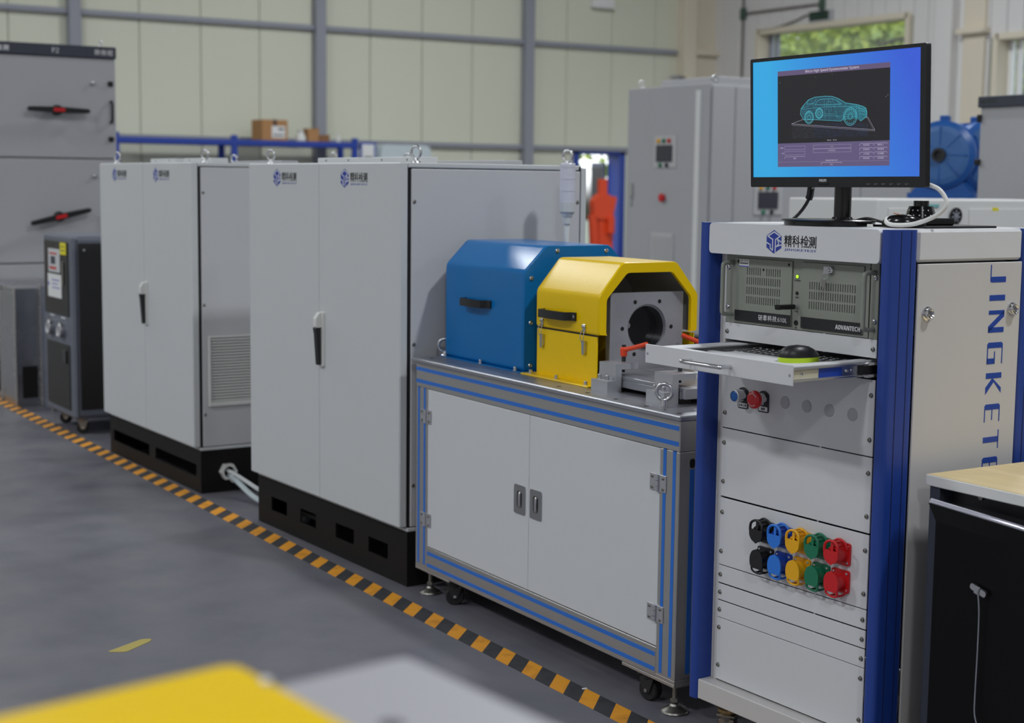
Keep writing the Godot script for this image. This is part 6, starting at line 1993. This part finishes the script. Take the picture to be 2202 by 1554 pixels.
func screen_picture() -> ImageTexture:
	var im := Image.create(1200, 675, false, Image.FORMAT_RGB8)
	for y in 675:
		for x in 1200:
			var u := x / 1200.0
			var v := y / 675.0
			var t := clampf(u * 1.05 - 0.12 - (v - 0.5) * 0.35 * u, 0.0, 1.0)
			im.set_pixel(x, y, rgb(52, 168, 226).lerp(rgb(56, 92, 212), t))
	var violet := rgb(98, 84, 118)
	im.fill_rect(Rect2i(195, 64, 806, 552), rgb(28, 28, 32))
	im.fill_rect(Rect2i(195, 64, 806, 28), violet)
	im.fill_rect(Rect2i(195, 480, 806, 136), rgb(96, 86, 122))
	var white := rgb(222, 222, 232)
	var soft := rgb(196, 190, 210)
	px_text(im, "Micro High Speed Dynamometer System", 598, 78, 14.0, white, 384)
	var r := RandomNumberGenerator.new()
	r.seed = 3
	for i in 90:
		im.set_pixel(r.randi_range(200, 995), r.randi_range(96, 475), rgb(120, 120, 130).lerp(white, r.randf()))
	for p in [[210, 128, 2], [985, 235, 2], [972, 244, 2], [478, 112, 1], [600, 104, 1]]:
		im.fill_rect(Rect2i(p[0], p[1], p[2] + 1, p[2] + 1), white)
	# glow of points below the platform
	for i in 2600:
		var x := r.randf_range(304, 856)
		var y := r.randf_range(372, 452)
		var edge := (x - 304.0) / 552.0
		var c := rgb(58, 78, 138) if edge > 0.3 else rgb(84, 88, 100)
		var k := r.randf()
		if y > 360 + 20 * edge:
			px_line(im, Vector2(x, y), Vector2(x + (edge - 0.5) * 6.0, y + 4.0), 1.0, c, 0.25 + 0.4 * k)
	px_path(im, [302, 369, 404, 343, 852, 351, 900, 421, 302, 369], 1.6, soft)
	px_path(im, [302, 376, 900, 428, 900, 421], 1.4, soft, 0.8)
	px_path(im, [844, 351, 888, 417], 1.2, soft, 0.7)
	# a car drawn in cyan wire lines
	var cy := rgb(86, 210, 226)
	var body := [369, 317, 372, 296, 375, 283, 398, 262, 428, 238, 474, 225, 553, 223, 604, 227, 648, 242, 698, 267, 774, 279, 815, 290, 839, 302, 847, 325, 844, 348, 802, 371]
	var fill := PackedVector2Array()
	for i in range(0, body.size(), 2):
		fill.append(Vector2(body[i], body[i + 1]))
	fill.append_array(PackedVector2Array([Vector2(770, 352), Vector2(665, 364), Vector2(480, 352), Vector2(393, 350)]))
	for y in range(222, 372):
		for x in range(368, 850):
			if Geometry2D.is_point_in_polygon(Vector2(x, y), fill):
				im.set_pixel(x, y, rgb(36, 74, 90).lerp(rgb(40, 110, 124), clampf(float(x - 600) / 260.0, 0.0, 1.0)))
	px_path(im, body, 2.2, cy)
	px_path(im, [369, 317, 393, 349, 474, 351, 665, 366, 690, 345], 1.8, cy)
	px_path(im, [478, 268, 497, 245, 530, 238, 604, 240, 640, 252, 668, 272, 560, 272, 478, 268], 1.6, cy)
	px_path(im, [428, 240, 418, 262, 470, 258, 486, 236], 1.5, cy)
	px_path(im, [398, 262, 380, 290, 470, 285, 560, 283, 690, 286, 780, 292, 845, 318], 1.4, cy, 0.9)
	for p in [[545, 240, 552, 345], [575, 240, 582, 352], [604, 240, 640, 350], [520, 330, 690, 340], [380, 300, 440, 300], [380, 310, 440, 312], [640, 252, 660, 285], [774, 279, 770, 352], [790, 285, 800, 366], [800, 310, 846, 330], [798, 330, 845, 340], [700, 268, 690, 290], [455, 240, 470, 285], [560, 252, 600, 258], [565, 258, 560, 300], [590, 262, 596, 310], [540, 320, 620, 325], [770, 300, 840, 306], [780, 312, 842, 320], [375, 285, 460, 262]]:
		px_path(im, p, 1.1, cy, 0.8)
	for i in 260:
		var x := r.randf_range(375, 845)
		var y := r.randf_range(240, 360)
		if Geometry2D.is_point_in_polygon(Vector2(x, y), fill):
			px_line(im, Vector2(x, y), Vector2(x + r.randf_range(-22, 22), y + r.randf_range(-5, 5)), 0.8, cy, 0.45)
	for w in [[433, 337, 33, 35], [508, 317, 27, 29], [731, 343, 47, 48]]:
		var c := Vector2(w[0], w[1])
		var q := Vector2(w[2], w[3])
		px_ellipse(im, c, q, 2.4, cy)
		px_ellipse(im, c, q * 0.82, 1.8, cy)
		px_ellipse(im, c, q * 0.3, 1.4, cy)
		for i in 14:
			var a := TAU * i / 14
			px_line(im, c + Vector2(cos(a), sin(a)) * q * 0.3, c + Vector2(cos(a), sin(a)) * q * 0.8, 1.3, cy, 0.9)
	px_text(im, "Demo", 582, 469, 8.0, white)
	px_glyphs(im, ["zhuan", "shang", "ting"], 622, 469, 9.0, white)
	# controls of the program below
	for b in [[465, 495, 272, 20], [465, 517, 272, 20], [249, 497, 155, 20], [249, 528, 155, 20]]:
		px_path(im, [b[0], b[1], b[0] + b[2], b[1], b[0] + b[2], b[1] + b[3], b[0], b[1] + b[3], b[0], b[1]], 1.2, soft, 0.8)
	px_text(im, "V2.01", 601, 505, 7.0, soft)
	px_glyphs(im, ["ke", "ji", "ce", "jian", "dian"], 601, 527, 10.0, soft)
	px_glyphs(im, ["ke", "hua", "ting"], 226, 507, 9.0, soft)
	px_glyphs(im, ["ji", "ce"], 234, 538, 9.0, soft)
	var words := [["zhuan", "ji", "tong", "gui"], ["ce", "jian", "xi", "shang"], ["ke", "ting", "tong", "gui"], ["jian", "ke", "hua", "ce"], ["shang", "xi", "dian", "gui"], ["xi", "tong", "jing", "ce"], ["zhuan", "dian", "dian", "gui"], ["xi", "tong", "ce", "jian"]]
	for i in 8:
		var bx := 798 + (i % 2) * 97
		var by := 493 + floori(i / 2.0) * 24
		px_path(im, [bx, by + 14, bx, by + 5, bx + 5, by, bx + 86, by, bx + 91, by + 4], 1.5, soft)
		px_glyphs(im, words[i], bx + 46, by + 9, 11.0, white)
	px_path(im, [249, 570, 249, 562, 254, 558, 398, 558, 402, 562], 1.4, soft)
	px_glyphs(im, ["tong", "jian"], 326, 568, 10.0, white)
	px_text(im, "www.jk-test.com", 598, 582, 8.0, white, 86)
	px_path(im, [199, 588, 998, 588], 1.0, soft, 0.6)
	px_path(im, [523, 610, 523, 598, 530, 594, 668, 594, 674, 600], 1.6, soft)
	px_glyphs(im, ["tong", "shang"], 600, 605, 10.0, white)
	im.generate_mipmaps()
	return ImageTexture.create_from_image(im)

# ------------------------------------------------------------------ on top of the rack
func on_rack() -> void:
	var q := Quaternion(Vector3.UP, deg_to_rad(RACK_YAW))
	var top := RACK_AT + Vector3(0, 1.262, 0)
	var c := thing("monitor", "black flat monitor with a blue screen on the control rack", "monitor", top, RACK_YAW)
	var xf := Transform3D(Basis.from_euler(Vector3(deg_to_rad(2.2), deg_to_rad(-0.2), deg_to_rad(0.4))), Vector3(0.254, 0.237, -0.071))
	var cx := 0.254
	# foot and neck
	part("foot", mb().at(T(Vector3(0.241, 0, -0.083))).lathe(PackedVector2Array([Vector2(0.0, 0.0), Vector2(0.1, 0.0), Vector2(0.102, 0.002), Vector2(0.102, 0.0095), Vector2(0.109, 0.0105), Vector2(0.11, 0.013), Vector2(0.106, 0.0145), Vector2(0.0, 0.0155)]), 48), M.black_gloss, c)
	part("neck", mb().at(T(Vector3(cx, 0.0, -0.11), Vector3(0, 0, 0))).cyl(Vector3(0, 0.012, 0), Vector3(0, 0.02, 0), 0.026, 0.022, 28).cyl(Vector3(0, 0.018, 0), Vector3(0, 0.2, 0), 0.0195, -1, 28), M.black_gloss, c)
	part("hinge_block", mb().at(xf).span(-0.04, 0.04, -0.06, 0.06, -0.05, -0.03, 0.006), M.black_plastic, c)
	var w := 0.27
	var h := 0.1505
	var body := mb().at(xf)
	body.prism(rrect(-w, w, -h, h, 0.004), -0.012, 0.0)
	body.span(-0.2, 0.2, -0.12, 0.1, -0.032, -0.012, 0.01)
	part("body", body, M.black_plastic, c)
	var bz := mb().at(xf)
	var o := rrect(-w, w, -h, h, 0.004)
	var i := rrect(-w + 0.0075, w - 0.016, -h + 0.0235, h - 0.008, 0.0005)
	bz.ring(o, i, 0.0025)
	bz.sides(o, 0.0, o, 0.0025)
	bz.sides(i, 0.0005, i, 0.0025, 0.8, true)
	part("bezel", bz, M.black_plastic, c)
	var sc := mb().at(xf)
	sc.quad(Vector3(-w + 0.0075, -h + 0.0235, 0.0008), Vector3(w - 0.016, -h + 0.0235, 0.0008), Vector3(w - 0.016, h - 0.008, 0.0008), Vector3(-w + 0.0075, h - 0.008, 0.0008))
	var tex := screen_picture()
	var sm := mat(rgb(10, 10, 12), 0.35, 0.0, {"emission_enabled": true, "emission_texture": tex, "emission": Color.WHITE, "emission_operator": BaseMaterial3D.EMISSION_OP_MULTIPLY, "emission_energy_multiplier": 0.95})
	part("screen", sc, sm, c, "lit screen with a wire drawing of a car")
	var l := AreaLight3D.new()
	l.name = "screen_light"
	l.area_size = Vector2(0.5, 0.26)
	l.light_energy = 0.012
	l.light_color = rgb(90, 150, 230)
	l.area_range = 6.0
	l.area_attenuation = 2.0
	l.shadow_enabled = true
	c.add_child(l)
	l.transform = xf * T(Vector3(0, 0.005, 0.01), Vector3(0, 180, 0))
	lettering("lettering", "PHILIPS", 0.0058, M.white_print, c, xf * Vector3(-0.03, -h + 0.0155, 0.0025), xf.basis, true, 0.023)
	part("badge", mb().at(xf).span(-0.048, -0.012, -h + 0.006, -h + 0.0095, 0.0025, 0.004, 0.0005), M.black_gloss, c)
	for k in 6:
		var b := mb().at(xf)
		var x := 0.105 + k * 0.022
		b.span(x, x + 0.004, -h + 0.006, -h + 0.0068, 0.0025, 0.0027).span(x, x + 0.0008, -h + 0.006, -h + 0.0095, 0.0025, 0.0027).span(x + 0.0055, x + 0.008, -h + 0.0072, -h + 0.0085, 0.0025, 0.0027)
		part("button_mark", b, M.girt, c)
	# black cable with a ferrite bead on the left, thin cable to the right, white cable in a loop
	var bc := thing("monitor_cable", "black cable with a thick bead hanging left below the monitor", "cable", top, RACK_YAW)
	part("lead", mb().tube(smooth_path([Vector3(0.1, 0.16, -0.115), Vector3(0.115, 0.1, -0.14), Vector3(0.108, 0.066, -0.15), Vector3(0.09, 0.038, -0.15), Vector3(0.072, 0.014, -0.14), Vector3(0.072, 0.006, -0.125), Vector3(0.095, 0.005, -0.11), Vector3(0.15, 0.005, -0.17)], 7), 0.0042, 8), M.black_plastic, bc)
	part("bead", mb().tube([Vector3(0.1165, 0.086, -0.1455), Vector3(0.114, 0.08, -0.147), Vector3(0.1085, 0.0655, -0.15), Vector3(0.105, 0.059, -0.15)], 0.0088, 12), M.black_plastic, bc)
	single("thin_cable", mb().tube(smooth_path([Vector3(0.275, 0.012, -0.13), Vector3(0.3, 0.018, -0.14), Vector3(0.34, 0.012, -0.14), Vector3(0.38, 0.007, -0.13), Vector3(0.41, 0.005, -0.12)], 7), 0.0032, 8), M.black_plastic, "thin dark cable lying on the rack right of the monitor neck", "cable", top, RACK_YAW)
	single("white_cable", mb().tube(smooth_path([Vector3(0.5, 0.099, -0.09), Vector3(0.535, 0.085, -0.105), Vector3(0.553, 0.055, -0.11), Vector3(0.535, 0.03, -0.1), Vector3(0.49, 0.011, -0.085), Vector3(0.44, 0.007, -0.08), Vector3(0.412, 0.011, -0.085), Vector3(0.402, 0.019, -0.095), Vector3(0.41, 0.02, -0.105), Vector3(0.435, 0.014, -0.11)], 7), 0.0048, 10), M.white_plastic, "thick white cable looping from the monitor down onto the rack", "cable", top, RACK_YAW)
	# black things to the right of the monitor
	single("black_mat", mb().span(0.33, 0.485, 0.0, 0.005, -0.36, -0.13, 0.001), M.black_plastic, "thin black flat case lying on the rack under the black device", "case", top, RACK_YAW)
	var d := thing("controller_device", "glossy black stepped device with white dots right of the monitor", "device", top + Vector3(0, 0.005, 0), RACK_YAW)
	part("base", mb().span(0.345, 0.452, 0.0, 0.016, -0.26, -0.165, 0.004), M.black_gloss, d)
	part("collar", mb().at(T(Vector3(0.396, 0.016, -0.21), Vector3(0, 45, 0))).lathe(PackedVector2Array([Vector2(0.034, 0.0), Vector2(0.031, 0.012), Vector2(0.0265, 0.026), Vector2(0.0, 0.026)]), 8), M.black_gloss, d)
	part("top_block", mb().at(T(Vector3(0.396, 0.042, -0.21))).lathe(PackedVector2Array([Vector2(0.017, 0.0), Vector2(0.017, 0.012), Vector2(0.0, 0.012)]), 10), M.black_gloss, d)
	var dots := mb()
	for k in 14:
		var a := deg_to_rad(-60.0 + (k % 7) * 22.0 + (8.0 if k > 6 else 0.0))
		var y := 0.006 if k > 6 else 0.017
		var rr := 0.0335 if k > 6 else 0.0305
		bolt_head(dots, Vector3(0.396 + sin(a) * rr, 0.016 + y, -0.21 + cos(a) * rr), Vector3(sin(a), 0.3, cos(a)), 0.0016, 0.001)
	part("white_dot", dots, M.white_print, d)
	var mo := thing("mouse", "dark mouse with an orange mark lying beside the monitor foot", "computer mouse", top + q * Vector3(0.425, 0.006, -0.125), RACK_YAW - 48.0)
	part("shell", mouse_shell(0.0, 0.024, 1.0, 0.0, 1.0), M.black_gloss, mo)
	part("mark", mb().at(T(Vector3(-0.002, 0.0225, 0.012), Vector3(-12, 0, 0))).span(-0.006, 0.006, 0.0, 0.002, -0.012, 0.012, 0.0008), mat(rgb(190, 120, 70), 0.4), mo)
	single("white_tag", mb().span(-0.006, 0.006, 0.0, 0.007, -0.004, 0.004, 0.001), M.white_plastic, "small white cable plug tip beside the monitor foot", "plug", top + q * Vector3(0.372, 0.0, -0.075), RACK_YAW)

# ------------------------------------------------------------------ desk at the right edge
func desk() -> void:
	var at := Vector3(-2.273, 0, -2.444)
	var c := thing("desk", "desk with a pale wood top and dark legs at the right edge", "desk", at, 0.0)
	var tp := part("desk_top", mb().span(0.0, 1.4, 0.727, 0.75, -0.7, 0.0, 0.0015), M.white_paint, c, "white edged top")
	part("wood_surface", mb().span(0.0015, 1.398, 0.7501, 0.7506, -0.698, -0.0015), M.wood, tp)
	part("side_panel", mb().span(0.007, 0.034, 0.0, 0.727, -0.68, -0.006, 0.001), M.header_dark, c)
	part("side_panel", mb().span(1.36, 1.388, 0.0, 0.727, -0.68, -0.006, 0.001), M.header_dark, c)
	part("modesty_panel", mb().span(0.034, 1.36, 0.05, 0.727, -0.06, -0.045), M.black_paint, c)
	part("connector", mb().at(T(Vector3(0.112, 0.716, -0.045), Vector3(90, 0, 0))).lathe(PackedVector2Array([Vector2(0.006, 0), Vector2(0.006, 0.004), Vector2(0, 0.004)]), 12), M.steel_dull, c)
	# black sheet hanging before it, its sagging upper edge bound in clear tubing
	var s := thing("chair_back", "black curved chair back with clear tubing along its top, close before the desk", "chair", at + Vector3(0.02, 0.0, 0.055), 0.0)
	var b := mb()
	var n := 28
	var xs := []
	var tops := []
	for i in n + 1:
		var x := 0.03 + 0.5 * i / n
		var f := float(i) / n
		var y := 0.7025 - 0.035 * sin(f * PI * 0.5) + 0.012 * f * f
		xs.append(x)
		tops.append(Vector3(x, y, -0.012 - 0.03 * sin(f * PI)))
	for i in n:
		var a: Vector3 = tops[i]
		var d: Vector3 = tops[i + 1]
		var a1 := Vector3(a.x + 0.022 * (1.0 - float(i) / n), a.y - 0.035, a.z)
		var d1 := Vector3(d.x + 0.022 * (1.0 - float(i + 1) / n), d.y - 0.035, d.z)
		b.quad(a1, d1, d, a)
		b.quad(d1 - Vector3(0, 0, 0.02), a1 - Vector3(0, 0, 0.02), a - Vector3(0, 0, 0.02), d - Vector3(0, 0, 0.02))
		a = a1
		d = d1
		var a0 := Vector3(a.x, 0.06, a.z)
		var d0 := Vector3(d.x, 0.06, d.z)
		b.quad(a0, d0, d, a)
		b.quad(d0 - Vector3(0, 0, 0.02), a0 - Vector3(0, 0, 0.02), a - Vector3(0, 0, 0.02), d - Vector3(0, 0, 0.02))
	b.quad(Vector3(0.052, 0.06, -0.032), Vector3(0.052, 0.06, -0.012), (tops[0] as Vector3) + Vector3(0.022, -0.035, 0), (tops[0] as Vector3) + Vector3(0.022, -0.035, -0.02))
	part("back_shell", b, mat(rgb(11, 11, 12), 0.4, 0.0, {"metallic_specular": 0.3}), s)
	var tb := []
	for t in tops:
		tb.append((t as Vector3) + Vector3(0, 0.002, -0.008))
	part("edge_tube", mb().tube(tb, 0.0068, 12), M.tube_clear, s, "clear tubing on the upper edge")
	part("foot", mb().span(0.06, 0.12, 0.0, 0.07, -0.05, -0.02, 0.004).span(0.42, 0.48, 0.0, 0.07, -0.05, -0.02, 0.004), M.black_paint, s)
	var k := thing("metal_clip", "small metal clip with a white cord hanging on the black chair back", "clip", at + Vector3(0.02, 0.0, 0.055), 0.0)
	part("clip", mb().at(T(Vector3(0.163, 0.546, -0.026), Vector3(0, 0, -18))).prism(rrect(-0.021, 0.021, -0.0065, 0.0065, 0.005), 0.0, 0.006).span(-0.006, 0.004, -0.008, 0.009, 0.006, 0.01, 0.001), M.zinc, k)
	part("cord", mb().tube(smooth_path([Vector3(0.166, 0.54, -0.018), Vector3(0.169, 0.5, -0.02), Vector3(0.168, 0.42, -0.022), Vector3(0.167, 0.33, -0.022), Vector3(0.17, 0.29, -0.02), Vector3(0.185, 0.26, -0.016), Vector3(0.2, 0.2, -0.016), Vector3(0.2, 0.08, -0.016), Vector3(0.2, 0.002, -0.016)], 6), 0.0013, 6), M.girt, k)

# ------------------------------------------------------------------ close to the camera, out of focus
func foreground() -> void:
	var y := 1.05
	var c := thing("machine_cover", "yellow painted machine cover close to the camera at the lower left", "cover", Vector3(-0.9, 0, -0.3), 0.0)
	var p := poly([0.012, -0.05, 0.045, 0.14, 0.4, 0.14, 0.4, -0.09, 0.145, -0.062])
	part("top_sheet", mb().at(T(Vector3.ZERO, Vector3(90, 0, 0))).prism(rounded(p, 0.012), -y, -y + 0.05), M.hood_yellow, c)
	part("pedestal", mb().span(0.12, 0.36, 0.0, y - 0.05, -0.02, 0.1, 0.005), M.cabinet, c)
	var s := thing("steel_plate", "blurred grey steel plate with a round bolt hole at the bottom of the picture", "plate", Vector3(-0.9, 0, -0.3), 0.0)
	var z := y - 0.006
	var outline := poly([0.052, -0.048, 0.036, -0.158, 0.52, -0.2, 0.52, -0.1, 0.16, -0.068])
	var hole := circle(Vector2(0.1435, -0.0925), 0.0085, 20)
	var parts := Geometry2D.clip_polygons(rounded(outline, 0.008), hole)
	var b := mb().at(T(Vector3.ZERO, Vector3(90, 0, 0)))
	# plate with its hole: cut along a line through the hole so that each half is a plain polygon
	var left := Geometry2D.intersect_polygons(rounded(outline, 0.008), poly([-1, -1, 0.1435, -1, 0.1435, 1, -1, 1]))
	var right := Geometry2D.intersect_polygons(rounded(outline, 0.008), poly([0.1435, -1, 1, -1, 1, 1, 0.1435, 1]))
	for half in left + right:
		for q in Geometry2D.clip_polygons(half, hole):
			b.prism(q, -z, -z + 0.02)
	part("plate", b, M.ground_steel, s)
	part("hole_floor", mb().disc(Vector3(0.1435, z - 0.0195, -0.0925), Vector3.UP, 0.0085, 18), M.dark_inside, s)
	part("pedestal", mb().span(0.2, 0.5, 0.0, z - 0.02, -0.16, -0.1, 0.005), M.cabinet, s)
	single("chip", mb().span(-0.004, 0.004, 0.0, 0.003, -0.003, 0.003, 0.001), M.white_paint, "pale blurred scrap on the seam of yellow cover and steel plate", "debris", Vector3(-0.842, y, -0.352))
